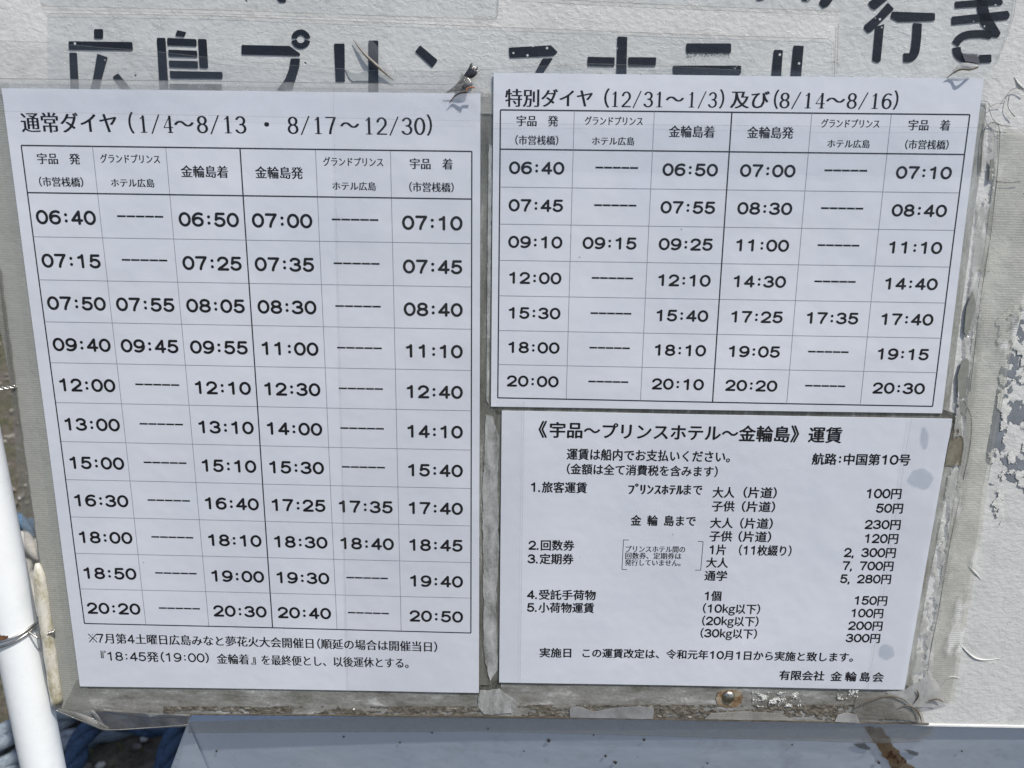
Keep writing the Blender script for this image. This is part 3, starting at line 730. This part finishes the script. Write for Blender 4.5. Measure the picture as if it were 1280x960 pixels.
# corner mess, bottom right: film folds and dark curls
CRL = m_film('crumpled_film', .45, (.72, .71, .68), (.40, .39, .36), bumpy=.0012, rough=.08)
def ribbon(A, B, mat, parent, name, depthA, depthB, per=6, **k):
    a = spline([Vector((x, y, d)) for (x, y), d in zip(A, depthA)], per); b = spline([Vector((x, y, d)) for (x, y), d in zip(B, depthB)], per); V = []
    for p, q in zip(a, b):
        for s_ in range(4):
            m_ = p.lerp(q, s_ / 3); V.append(at(m_.x, m_.y, m_.z + .0004 * math.sin(s_ / 3 * math.pi)))
    return mesh(name, V, [[i * 4 + s_, (i + 1) * 4 + s_, (i + 1) * 4 + s_ + 1, i * 4 + s_ + 1] for i in range(len(a) - 1) for s_ in range(3)], mat, parent, smooth=True, **k)
cm = thing('crumpled_corner', 'crumpled torn film with dark hairline folds at the bottom right corner of the fare notice', 'torn film', at(1130, 880, .001))
ribbon([(1070, 872), (1100, 866), (1125, 872), (1150, 880)], [(1066, 896), (1100, 898), (1130, 900), (1156, 904)], CRL, cm, 'fold', [.0012, .003, .002, .0015], [.001, .0015, .003, .001])
ribbon([(1108, 864), (1130, 862), (1150, 850), (1164, 840)], [(1122, 888), (1142, 884), (1166, 884), (1186, 880)], m_film('pale_fold', .7, (.8, .8, .8), (.52, .52, .51), bumpy=.001), cm, 'fold', [.0012, .002, .0022, .001], [.002, .0028, .002, .001])
DK = m_plain('dirty_edge_and_joint_shade', (.09, .075, .055), .7, var=.4)
for pts in ([(1074, 881), (1090, 875), (1110, 870), (1128, 874), (1140, 884)], [(1122, 886), (1134, 882), (1144, 886), (1150, 895), (1152, 904)], [(1146, 862), (1148, 870), (1142, 880)], [(1160, 876), (1172, 874), (1180, 878)]):
    V, Fc = tube(spline([at(x, y, .0034) for x, y in pts], 6), lambda t: .0001 + .00035 * math.sin(math.pi * t), 6)
    mesh('crease', V, Fc, DK, cm, smooth=True)
# screw head with rusty rim
sx = thing('screw', 'shiny domed screw head rusted at its rim, below the fare notice', 'screw', at(911, 871, .001))
cpt = at(911, 871, .0008); V = []; Fc = []
for i in range(9):
    a = R(90) * i / 8
    for k in range(28): V.append(cpt + Vector((.0034 * math.cos(a) * math.cos(k * .2244), -.0018 * math.sin(a), .0034 * math.cos(a) * math.sin(k * .2244))))
Fc = [[i * 28 + k, i * 28 + (k + 1) % 28, (i + 1) * 28 + (k + 1) % 28, (i + 1) * 28 + k] for i in range(8) for k in range(28)]
mesh('dome', V, Fc, m_plain('dull_steel', (.36, .34, .30), .34, 1, .45, 500, .0004), sx, smooth=True)
V, Fc = prism(rough_poly([(911 + 17 * math.cos(R(q * 30)), 872 + 12 * math.sin(R(q * 30))) for q in range(12)][::-1], 3, 2, 3), .0004, .00075); mesh('rust_rim', V, Fc, m_grime('rust_under_film', [(.07, .045, .025), (.16, .10, .05), (.28, .22, .15), (.34, .31, .26)], 200, (1, 1, 1), 2), sx)
WH = m_plain('white_film_glint', (.62, .62, .58), .25, var=.1, bump=.001)  # sparkle of the crinkled film, put in as raised white flecks
for (x0, y0, x1, y1, sd_, lab) in ((940, 863, 1000, 882, 2, 'white flecks painted as glints on the film left of the bottom corner'), (1046, 859, 1072, 873, 5, 'small cluster of white painted glints under the fare notice corner')):
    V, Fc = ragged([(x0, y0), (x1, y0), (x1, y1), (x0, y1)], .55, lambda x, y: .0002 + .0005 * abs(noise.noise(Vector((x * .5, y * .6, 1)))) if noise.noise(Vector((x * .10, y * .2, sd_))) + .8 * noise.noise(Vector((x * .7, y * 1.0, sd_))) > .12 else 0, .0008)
    mesh('painted_glints', V, Fc, WH, None, lab, 'painted glint', kind='stuff')

# ------------------------------------------------------------------ tapes
def tape(name, poly, d, mat, label, rim=True, edges=None, group=None, seed=1, amp=.0, ew=.9):
    p = rough_poly(poly, 6, amp, seed) if amp else poly
    o = thing(name, label, 'tape', sum((at(x, y, d) for x, y in poly), Vector()) / len(poly), group)
    V = [at(x, y) for x, y in p]; V = [Vector((v.x, -d, v.z)) for v in V]
    mesh('film', V, [list(range(len(V)))], mat, o)
    if rim:
        n = len(p)
        for i in (edges if edges is not None else range(len(poly))):
            a = Vector(poly[i]); b = Vector(poly[(i + 1) % len(poly)]); t = (b - a).normalized(); s_ = Vector((-t.y, t.x)) * ew / 2; m = 12
            V = []
            for k in range(m + 1):
                q = a.lerp(b, k / m); wv_ = 1 + .5 * noise.noise(Vector((q.x * .08, q.y * .08, i)))
                for sg in (-1, 1):
                    r = q + s_ * sg * wv_; r2 = at(r.x, r.y); V.append(Vector((r2.x, -(d + .00006), r2.z)))
            mesh('edge', V, [[2 * k, 2 * k + 1, 2 * k + 3, 2 * k + 2] for k in range(m)], EDGE, o)
    return o
tape('clear_tape', [(52, -60), (52, 4), (56, 8), (300, 14), (616, 25), (622, 20), (626, -60)], .0006, TAPE, 'wide clear tape across the top left above the stencilled name', edges=[1, 2, 3, 4, 5])
tape('clear_tape', [(60, 22), (64, 17), (260, 20), (640, 35), (850, 43), (1034, 49), (1041, 54), (1043, 100), (700, 112), (60, 112)], .0006, TAPE, 'long clear tape covering the stencilled hotel name', edges=[0, 1, 2, 3, 4, 5, 6])
tape('clear_tape', [(640, -60), (640, -3), (840, 7), (1050, 15), (1050, -60)], .0006, TAPE, 'clear tape cut by the top edge above the middle', edges=[1, 2])
tape('clear_tape', [(1052, -30), (1047, 30), (1045, 96), (1225, 98), (1244, 80), (1256, 50), (1266, 20), (1272, -30)], .0007, TAPE, 'round-cornered clear tape over the two large characters at top right', edges=[1, 4, 5, 6])
# thin film line across the name
tape('film_sheet', [(-60, 46), (0, 51), (62, 54), (130, 60), (190, 64), (300, 77), (450, 88), (540, 90), (600, 88), (660, 84), (740, 80), (830, 83), (960, 90), (1230, 96), (1236, 130), (-60, 130)], .0009, m_film('overlay_sheet', .02, (.97, .97, .97), (.6, .6, .6), bumpy=.0005, rough=.1, gloss=.03), 'thin clear sheet whose wavy top edge crosses the stencilled name', edges=list(range(0, 12)), ew=.55)
tape('laminate_strip', [(-40, 98), (560, 106), (606, 108), (606, 122), (-40, 118)], .0010, MARGIN, 'pale see-through strip along the top edge of the left timetable', edges=[0])
tape('ribbed_tape', [(-60, 100), (12, 104), (112, 866), (118, 905), (70, 886), (edge_x(800) - 1, 800), (edge_x(680), 680), (31, 560), (edge_x(490) - 1, 490), (edge_x(340) - 1, 340), (-60, -90)], .0008, RIBL, 'grey ribbed tape down the left edge beside the left timetable', edges=[5, 6, 7, 8])
tape('ribbed_tape', [(600, 116), (618, 116), (617, 143), (601, 142)], .00075, m_film('ribbed_gap_tape', .6, (.85, .85, .82), (.44, .44, .42), rib=.3, ribdark=.3), 'short ribbed tape piece bridging the gap between the two timetables', edges=[2])
tape('ribbed_tape', [(1250, 160), (1320, 165), (1300, 300), (1262, 440), (1247, 520), (1233, 600), (1226, 660), (1204, 790), (1190, 876), (1160, 878), (1172, 760), (1187, 650), (1202, 560), (1215, 430), (1230, 300)], .0013, RIBR, 'yellowed ribbed tape down the right side by the peeling paint', edges=[3, 4], seed=3, amp=.5)
tape('dusty_overhang', [(-60, 200), (-1, 330), (16, 490), (22, 560), (33, 680), (45, 780), (58, 850), (68, 885), (110, 903), (130, 911), (138, 911), (236, 906), (240, 893), (80, 885), (60, 760), (46, 660), (34, 570), (22, 480), (4, 340)], .0011, OVER, 'dusty torn plastic hanging past the lower left edge over the ropes', edges=[1, 2, 3, 4, 5, 6, 7, 8, 9, 10], amp=1.2, seed=5)
cl = thing('crumpled_corner', 'crumpled clear plastic flap with bright folds at the lower left corner of the sign', 'torn film', at(140, 895, .001))
FD = m_film('bright_fold', .38, (.8, .8, .78), (.50, .49, .46), bumpy=.001, rough=.08)
ribbon([(66, 884), (90, 889), (112, 896), (136, 909)], [(68, 888), (92, 895), (112, 904), (134, 914)], FD, cl, 'fold', [.001, .003, .002, .001], [.001, .002, .003, .001])
ribbon([(112, 888), (118, 896), (122, 904), (128, 911)], [(116, 887), (124, 896), (129, 904), (136, 910)], FD, cl, 'fold', [.001, .003, .003, .001], [.0015, .004, .003, .001])
ribbon([(130, 886), (160, 889), (200, 892), (238, 893)], [(128, 889), (160, 892.5), (200, 895), (238, 896)], FD, cl, 'fold', [.0015, .003, .003, .001], [.0015, .002, .002, .001])
V, Fc = tube(spline([at(x, y, .0016) for x, y in [(66, 886), (90, 896), (110, 904), (134, 912), (180, 910), (234, 906)]], 6), .0002, 6); mesh('crease', V, Fc, FD, cl, smooth=True)
# bottom tape bends from the board onto the panel
bt = thing('clear_tape', 'long greyish clear tape along the joint below the notices', 'tape', back(700, 905, .001))
pl = [(235, 893), (600, 894.5), (1165, 905.5), (1166, 915), (1150, 924), (1100, 926), (860, 918), (600, 911), (236, 913)]
V = [back(x, y, .0012) for x, y in pl]; mesh('film', V, [list(range(len(V)))], PANT, bt)
for i in (4, 5, 6, 7):
    a = Vector(pl[i]); b = Vector(pl[i + 1]); s_ = Vector((0, .4)); V = []
    for k in range(13):
        q = a.lerp(b, k / 12)
        for sg in (-1, 1): r = q + s_ * sg; V.append(back(r.x, r.y, .0013))
    mesh('edge', V, [[2 * k, 2 * k + 1, 2 * k + 3, 2 * k + 2] for k in range(12)], EDGE, bt)
V, Fc = prism([(600, 893.2), (235, 891), (235, 892.2), (600, 894.6), (1160, 904), (1160, 902.8)], .0006, .0012); mesh('joint_shadow_line', V, Fc, DK, bt)  # dark strip painted in for the shade along the joint

# ------------------------------------------------------------------ the three laminated notices
def sheet_thing(name, label, corners, film):
    o = thing(name, label, 'notice', at(*corners[3], .001))
    V, Fc = grid_sheet(corners, 40, 50, .0013); n = len(V)
    # paper with real thickness: skirt round the edge
    V2 = list(V); nx, ny = 40, 50
    rim = [i for i in range(nx + 1)] + [(j + 1) * (nx + 1) - 1 + 0 for j in range(1, ny + 1)] + [ny * (nx + 1) + i for i in range(nx - 1, -1, -1)] + [j * (nx + 1) for j in range(ny - 1, 0, -1)]
    sk = []
    for i in rim:
        p = V[i]; V2.append(Vector((p.x, p.y + .0006, p.z))); sk.append(len(V2) - 1)
    m = len(rim)
    Fc += [[rim[i], rim[(i + 1) % m], sk[(i + 1) % m], sk[i]] for i in range(m)]
    mesh('paper', V2, Fc, PAPER, o, smooth=False)
    V, Fc = grid_sheet(film, 40, 50, .0018); mesh('lamination_film', V, Fc, CLEAR, o, smooth=True)
    return o
def frac(c, u, v):
    P = [at(*q, TD) for q in c]; p = P[0] * (1 - u) * (1 - v) + P[1] * u * (1 - v) + P[2] * u * v + P[3] * (1 - u) * v
    return Vector((p.x, 0, p.z))
def table(o, c, hy, rows, times, mm, tw, th, ye):
    """c corners px, hy header share, rows count; tw/th time width and height in metres"""
    us = [0, .159, .322, .487, .654, .82, 1.0] if rows == 11 else [0, .158, .329, .4945, .665, .834, 1.0]
    vs = [0, hy] + [hy + (1 - hy) * (i + 1) / rows for i in range(rows)]
    dark = [line(frac(c, 0, 0), frac(c, 1, 0), .0006), line(frac(c, 0, 1), frac(c, 1, 1), .0006), line(frac(c, 0, 0), frac(c, 0, 1), .0006), line(frac(c, 1, 0), frac(c, 1, 1), .0006), line(frac(c, 0, hy), frac(c, 1, hy), .0006), line(frac(c, us[3], 0), frac(c, us[3], 1), .0006)]
    V, Fc = join(dark); mesh('table_frame', V, Fc, RULE, o)
    thin = [line(frac(c, u, 0), frac(c, u, 1), .00026) for i, u in enumerate(us[1:-1], 1) if i != 3] + [line(frac(c, 0, v), frac(c, 1, v), .00026) for v in vs[2:-1]]
    V, Fc = join(thin); mesh('table_rules', V, Fc, INK2, o)
    X = (frac(c, 1, .5) - frac(c, 0, .5)).normalized()
    def centred(text, u, v, wd, em, style):
        p = frac(c, u, v); Xl = (frac(c, 1, v) - frac(c, 0, v)).normalized(); U = (frac(c, u, 0) - frac(c, u, 1)).normalized()
        return place(text, p - Xl * wd / 2 - U * em * .46, p + Xl * wd / 2 - U * em * .46, em, style, up=U)
    heads = [('宇品　発', '(市営桟橋)'), ('グランドプリンス', 'ホテル広島'), ('金輪島着', None), ('金輪島発', None), ('グランドプリンス', 'ホテル広島'), ('宇品　着', '(市営桟橋)')]
    for i, (a, b) in enumerate(heads):
        u = (us[i] + us[i + 1]) / 2; parts = []
        if b is None: parts.append(centred(a, u, hy * .5, .0215 * mm, .0056 * mm, 'mincho_fine'))
        elif a[0] == '宇': parts += [centred(a, u, hy * .27, .0195 * mm, .0051 * mm, 'mincho_fine'), centred(b, u, hy * .76, .0215 * mm, .0045 * mm, 'mincho_fine')]
        else: parts += [centred(a, u, hy * .25, .0272 * mm, .0042 * mm, 'mincho_fine'), centred(b, u, hy * .76, .0200 * mm, .0040 * mm, 'mincho_fine')]
        V, Fc = join(parts); mesh('column_heading', V, Fc, INK, o)
    for r, row in enumerate(times):
        for i, s_ in enumerate(row.split()):
            u = (us[i] + us[i + 1]) / 2; v = (vs[r + 1] + vs[r + 2]) / 2 + ye
            if s_ == '-':
                p = frac(c, u + (.01 if i == 1 else 0), v - .004); Xl = (frac(c, 1, v) - frac(c, 0, v)).normalized(); dw = tw * .78; q = []
                for k in range(5):
                    q.append(line(p + Xl * dw * (k / 5 - .5 + .006), p + Xl * dw * ((k + 1) / 5 - .5 - .010), .00080))
                V, Fc = join(q); mesh('dash_row', V, Fc, INK, o)
            else:
                p = frac(c, u, v); Xl = (frac(c, 1, v) - frac(c, 0, v)).normalized(); U = (frac(c, u, 0) - frac(c, u, 1)).normalized()
                x = 0; q = []
                tot = .89 * 4 + .60 - .06
                A = p - Xl * tw / 2 - U * th / 2
                for ch in s_:
                    V, Fc, adv = digit(ch)
                    q.append(([(lambda w_: Vector((w_.x, -(TD + wave(w_.x, w_.z) + k * 4e-6), w_.z)))(A + Xl * ((x + a) / tot * tw) + U * b * th) for a, b, k in V], Fc)); x += adv
                V, Fc = join(q); mesh('departure_time', V, Fc, INK, o)

def text_part(o, name, parts, mat=INK):
    V, Fc = join(parts); return mesh(name, V, Fc, mat, o)

# left: regular timetable
L = sheet_thing('timetable', 'tall laminated timetable with eleven rows of times, left of the other notices', [(4, 110.8), (600.7, 117.6), (598.7, 864), (101.7, 856)], [(-8, 103), (605, 110), (602, 876), (94, 868)])
LC = [(26.2, 181.7), (589.8, 189.3), (588.6, 791.2), (105.8, 779.1)]
table(L, LC, .0865, 11, ['06:40 - 06:50 07:00 - 07:10', '07:15 - 07:25 07:35 - 07:45', '07:50 07:55 08:05 08:30 - 08:40', '09:40 09:45 09:55 11:00 - 11:10', '12:00 - 12:10 12:30 - 12:40',
      '13:00 - 13:10 14:00 - 14:10', '15:00 - 15:10 15:30 - 15:40', '16:30 - 16:40 17:25 17:35 17:40', '18:00 - 18:10 18:30 18:40 18:45', '18:50 - 19:00 19:30 - 19:40', '20:20 - 20:30 20:40 - 20:50'], 1.0, .0274, .0066, .004)
def seg(items, ya, yb, xa, xb, h, style='mincho'):
    out = []
    for t_, x0, x1, *sf in items:
        y = lambda x: ya + (yb - ya) * (x - xa) / (xb - xa)
        s_ = all(ch in '0123456789/' for ch in t_)
        if s_: x1 += 2
        out.append(run(t_, x0, x1, y(x0), y(x1), h * (.86 if s_ else (1.05 if t_ in '()（）' else 1)), style, s_))
    return out
text_part(L, 'title', seg([('通常ダイヤ', 27, 149), ('(', 158, 169), ('1/4', 173, 217), ('～', 218, 244), ('8/13', 246, 308), ('・', 322, 346), ('8/17', 359, 420), ('～', 425, 450), ('12/30', 454, 531), (')', 533, 544)], 165.5, 169.5, 27, 545, 25))
text_part(L, 'footnote', [run('※7月第4土曜日広島みなと夢花火大会開催日(順延の場合は開催当日)', 111, 549, 803.5, 815, 12.5, 'mincho_fine')])
text_part(L, 'footnote', [run('『18:45発(19:00)', 126, 264, 826, 829, 12.5, 'mincho_fine'), run('金輪着', 271, 312, 830, 831, 12.5, 'mincho_fine'), run('』', 314, 321, 831, 831, 12.5, 'mincho_fine'), run('を最終便とし、以後運休とする。', 326, 519, 831.5, 835.5, 12.5, 'mincho_fine')])

# right: special timetable
S = sheet_thing('timetable', 'wide laminated timetable with seven rows of times, upper right', [(617.2, 91.5), (1226.9, 99), (1175.8, 515.8), (613.8, 507.4)], [(612, 84), (1235, 92), (1182, 518), (610, 510)])
RC = [(625.6, 137.4), (1212, 143.4), (1165.8, 508), (622.2, 497.4)]
table(S, RC, .1266, 7, ['06:40 - 06:50 07:00 - 07:10', '07:45 - 07:55 08:30 - 08:40', '09:10 09:15 09:25 11:00 - 11:10', '12:00 - 12:10 14:30 - 14:40', '15:30 - 15:40 17:25 17:35 17:40', '18:00 - 18:10 19:05 - 19:15', '20:00 - 20:10 20:20 - 20:30'], .95, .0246, .0056, -.002)
text_part(S, 'title', seg([('特別ダイヤ', 631, 742), ('(', 751, 762), ('12/31', 762, 829), ('～', 831, 855), ('1/3', 858, 895), (')', 898, 908), ('及び', 912, 961), ('(', 963, 973), ('8/14', 973, 1030), ('～', 1031, 1056), ('8/16', 1057, 1113), (')', 1115, 1125)], 133.5, 137.0, 631, 1125, 22.5))

# fares
Fn = sheet_thing('fare_notice', 'laminated list of fares under the wide timetable, lower right', [(627.3, 512.8), (1188.6, 522.9), (1128.8, 860), (624, 851)], [(621, 511), (1196, 520), (1134, 868), (618, 858)])
text_part(Fn, 'title', [run('《', 673, 684, 547, 547, 20.5), run('宇品～プリンスホテル～金輪島', 686, 987, 547, 552.5, 19.5), run('》', 987, 998, 552.5, 552.5, 20.5), run('運賃', 1009, 1052, 553, 553.7, 19.5)])
G = 'gothic'
def fl(*runs_): text_part(Fn, 'fare_line', list(runs_))
fl(run('運賃は船内でお支払いください。', 708, 921, 574.5, 578, 14, G))
fl(run('(金額は全て消費税を含みます)', 706, 899, 592.5, 596, 13, G))
fl(run('航路:中国第10号', 1014, 1138, 580.5, 582, 14, G))
fl(run('1.旅客運賃', 662, 734, 615.5, 616.5, 13.5, G), run('ﾌﾟﾘﾝｽﾎﾃﾙ', 784, 854, 618, 618.8, 13.5, G), run('まで', 852, 878, 618.5, 619, 13.5, G), run('大人', 890, 918, 622, 622.3, 13.5, G), run('(片道)', 926, 973, 622, 622.8, 13.5, G), run('100円', 1081, 1127, 623.5, 624, 13.5, G))
fl(run('子供', 889, 918, 639, 639.3, 13, G), run('(片道)', 924, 971, 639.5, 640, 13, G), run('50円', 1094, 1129, 641.7, 642, 13, G))
fl(run('金 輪 島まで', 788, 870, 657, 657.8, 13, G), run('大人', 887, 916, 660, 660.3, 13, G), run('(片道)', 922, 968, 660.3, 661, 13, G), run('230円', 1080, 1126, 662, 662.5, 13, G))
fl(run('子供', 886, 915, 676.5, 677, 13, G), run('(片道)', 920, 966, 677, 677.6, 13, G), run('120円', 1079, 1123, 679.5, 680, 13, G))
fl(run('2.回数券', 660, 718, 688, 688.6, 13, G), run('1片', 885, 908, 693.5, 693.8, 13, G), run('(11枚綴り)', 921, 991, 694, 695, 13, G), run('2, 300円', 1054, 1120, 697, 697.6, 13, G))
fl(run('3.定期券', 659, 717, 705, 705.6, 13, G), run('大人', 882, 910, 709.5, 709.9, 12.6, G), run('7, 700円', 1052, 1117, 713.3, 714, 12.6, G))
fl(run('通学', 880, 909, 725.8, 726.2, 12.4, G), run('5, 280円', 1049, 1114, 729.5, 730.2, 12.4, G))
fl(run('4.受託手荷物', 658, 745, 749.5, 750.5, 12.4, G), run('1個', 879, 902, 751, 751.3, 12.4, G), run('150円', 1066, 1109, 756.4, 757, 12.4, G))
fl(run('5.小荷物運賃', 658, 743, 765.5, 766.5, 12.4, G), run('(10kg以下)', 876, 952, 766.5, 767.6, 12.2, G), run('100円', 1062, 1104, 772, 772.6, 12.2, G))
fl(run('(20kg以下)', 875, 950, 782, 783, 12.2, G), run('200円', 1059, 1103, 787.7, 788.3, 12.2, G))
fl(run('(30kg以下)', 873, 948, 797.3, 798.3, 12, G), run('300円', 1056, 1100, 803, 803.6, 12, G))
text_part(Fn, 'bracketed_note', [run('プリンスホテル間の', 781, 857, 690.5, 691, 8.2, 'gothic_fine'), run('回数券、定期券は', 781, 852, 698.8, 699.4, 8.0, 'gothic_fine'), run('発行していません。', 781, 856, 707.3, 708, 8.0, 'gothic_fine'),
          line(at(779.5, 675, TD), at(777.5, 712, TD), .0003), line(at(779.5, 675, TD), at(786, 675.2, TD), .0003), line(at(777.5, 712, TD), at(784, 712.4, TD), .0003),
          line(at(879, 677, TD), at(876, 713, TD), .0003), line(at(872.5, 676.7, TD), at(879, 677, TD), .0003), line(at(869, 712.7, TD), at(876, 713, TD), .0003)])
text_part(Fn, 'closing_line', [run('実施日', 674, 716, 821.5, 822, 11.6, G), run('この運賃改定は、令和元年10月1日から実施と致します。', 726, 1074, 822, 827, 11.4, G)])
text_part(Fn, 'company_line', [run('有限会社', 973, 1030, 849.5, 850.4, 11.8, G), run('金', 1037, 1052, 850.8, 851, 11.8, G), run('輪', 1055, 1070, 851, 851.3, 11.8, G), run('島', 1073, 1087, 851.4, 851.6, 11.8, G), run('会', 1089, 1104, 851.8, 852, 11.8, G)])
# damp patches trapped under the film
def patch(o, cx, cy, rx, ry, seed):
    P = [(cx + rx * math.cos(R(q * 15)) * (1 + .35 * noise.noise(Vector((math.cos(R(q * 15)) * 1.2 + seed, math.sin(R(q * 15)) * 1.2, seed)))), cy + ry * math.sin(R(q * 15)) * (1 + .35 * noise.noise(Vector((math.cos(R(q * 15)) * 1.2 + seed, math.sin(R(q * 15)) * 1.2, seed + 4))))) for q in range(24)][::-1]
    V = [at(x, y) for x, y in P]; V = [Vector((v.x, -(.00165 + wave(v.x, v.z)), v.z)) for v in V]
    mesh('damp_patch', V, [list(range(24))], STAIN, o)
patch(Fn, 1154, 546, 5, 14, 1); patch(Fn, 1149, 596, 15, 13, 2); patch(Fn, 1107, 812, 10, 10, 3)
# long tape seams crossing the notices (clear tape laid over the laminates)
tape('clear_tape', [(418, 112), (606, 116), (600, 866), (436, 866)], .0024, m_film('seam_tape', .012, (.985, .985, .985), (.5, .5, .52), bumpy=.0001, gloss=.012), 'broad clear tape over the right third of the left timetable', edges=[3], ew=.35)
tape('clear_tape', [(617, 155), (1222, 160), (1216, 222), (617, 214)], .0024, m_film('seam_tape_b', .012, (.97, .972, .975), (.45, .46, .5), bumpy=.0001, gloss=.012), 'clear tape across the headings of the wide timetable', edges=[0], ew=.35)
tape('clear_tape', [(655, 500), (650, 860), (620, 860), (620, 500)], .0024, m_film('seam_tape_c', .012, (.98, .98, .98), (.5, .5, .52), bumpy=.0001, gloss=.012), 'narrow clear tape down the left margin of the fare notice', edges=[0], ew=.35)
tape('clear_tape', [(1136, 520), (1186, 524), (1122, 860), (1082, 858)], .0024, m_film('seam_tape_d', .012, (.98, .98, .98), (.5, .5, .52), bumpy=.0001, gloss=.012), 'clear tape down the right margin of the fare notice', edges=[3], ew=.35)
tape('clear_tape', [(4, 140), (600, 152), (600, 118), (2, 111)], .0024, m_film('seam_tape_e', .012, (.98, .98, .985), (.62, .62, .64), bumpy=.0001, gloss=.012), 'clear tape over the top margin of the left timetable', edges=[0], ew=.35)

# ------------------------------------------------------------------ torn bits sticking out
def px8(o, s, L): return [(o[0] + x / s, o[1] + y / s) for x, y in L]
g_ = lambda L: px8((430, 30), 6.737, L)
ts = thing('torn_sliver', 'thin brown torn sliver lying across the stencilled name', 'torn film', at(470, 80, .002))
V, Fc = tube(spline([at(x, y, d) for (x, y), d in zip(g_([(78, 132), (130, 200), (200, 280), (300, 370), (360, 425), (420, 475)]), (.001, .0014, .002, .002, .0014, .001))], 8), lambda t: .00014 + .00050 * math.sin(math.pi * min(1, t * 1.05)) ** 1.2, 8)
mesh('sliver', V, Fc, m_plain('brown_torn_film', (.19, .17, .145), .5, var=.35), ts, smooth=True)
ribbon(g_([(80, 125), (210, 125), (290, 200), (420, 400)]), g_([(90, 150), (200, 290), (320, 390), (440, 490)]), m_film('lifted_film', .12, (.95, .95, .95), (.65, .65, .64), bumpy=.0006), ts, 'lifted_film', [.0011, .0016, .0015, .0011], [.0011, .0016, .0018, .001])
V, Fc = prism(rough_poly(g_([(12, 380), (60, 410), (120, 418), (205, 388), (205, 480), (70, 482), (40, 450)]), 3, .4, 2), .0002, .00045); mesh('bare_patch', V, Fc, m_plain('grey_bare_patch', (.40, .41, .40), .5), ts)
tc_ = thing('torn_curl', 'dark curled scrap of torn tape sticking up above the left timetable corner', 'torn film', at(585, 95, .003))
BLK = m_plain('black_tape_scrap', (.02, .02, .025), .25, var=.3, bump=.0008)
ribbon(g_([(1060, 345), (1050, 370), (1010, 430), (985, 470), (950, 500)]), g_([(1130, 365), (1125, 410), (1090, 450), (1010, 490), (985, 505)]), BLK, tc_, 'dark_scrap', [.0032, .004, .004, .003, .0025], [.003, .0038, .0038, .003, .0027])
ribbon(g_([(985, 415), (975, 460), (950, 500), (900, 545), (850, 578)]), g_([(1075, 450), (1075, 490), (1050, 530), (1000, 555), (880, 580)]), m_film('curled_clear', .45, (.5, .5, .5), (.25, .25, .24), bumpy=.0015, rough=.06), tc_, 'clear_curl', [.0035, .0042, .0045, .0035, .0026], [.0035, .0046, .0042, .003, .0026])
V, Fc = tube(spline([at(x, y, .005) for x, y in g_([(1102, 535), (1060, 535), (1035, 548), (1030, 568)])], 6), .00035, 6); mesh('rusty_barb', V, Fc, m_plain('rusty_thread', (.30, .12, .06), .7), tc_, smooth=True)
V, Fc = tube(spline([at(x, y, d) for (x, y), d in zip(g_([(1040, 570), (980, 580), (930, 610), (888, 665)]), (.005, .004, .003, .0026))], 6), lambda t: .0005 - .0003 * t, 6); mesh('dark_thread', V, Fc, DK, tc_, smooth=True)
V, Fc = tube([at(x, y, .004) for x, y in g_([(1062, 350), (1080, 330)])], .0004, 6); mesh('tip', V, Fc, DK, tc_)
h_ = lambda L: px8((1100, 60), 5.333, L)
fp = thing('torn_flap', 'shiny lifted flap of film under the last large character, top right', 'torn film', at(1200, 85, .002))
ribbon(h_([(440, 200), (480, 160), (520, 110), (580, 98), (650, 112)]), h_([(444, 200), (500, 168), (560, 144), (620, 142), (656, 128)]), m_film('bright_flap', .55, (.8, .8, .78), (.66, .65, .63), bumpy=.0012, rough=.07), fp, 'flap', [.0022, .003, .004, .004, .0028], [.002, .0026, .0034, .0036, .0028])
V, Fc = tube(spline([at(x, y, d) for (x, y), d in zip(h_([(446, 200), (490, 165), (540, 142), (600, 144), (650, 128)]), (.0022, .003, .004, .005, .003))], 6), lambda t: .00018 + .0003 * t, 6); mesh('flap_edge', V, Fc, DK, fp, smooth=True)
V, Fc = prism(rough_poly(h_([(540, 40), (640, 42), (655, 104), (560, 92)]), 3, .5, 3), .0007, .0011); mesh('grey_film_on_stroke', V, Fc, m_film('grey_scuffed_film', .55, (.6, .6, .62), (.26, .26, .28), bumpy=.001), fp)
clean()
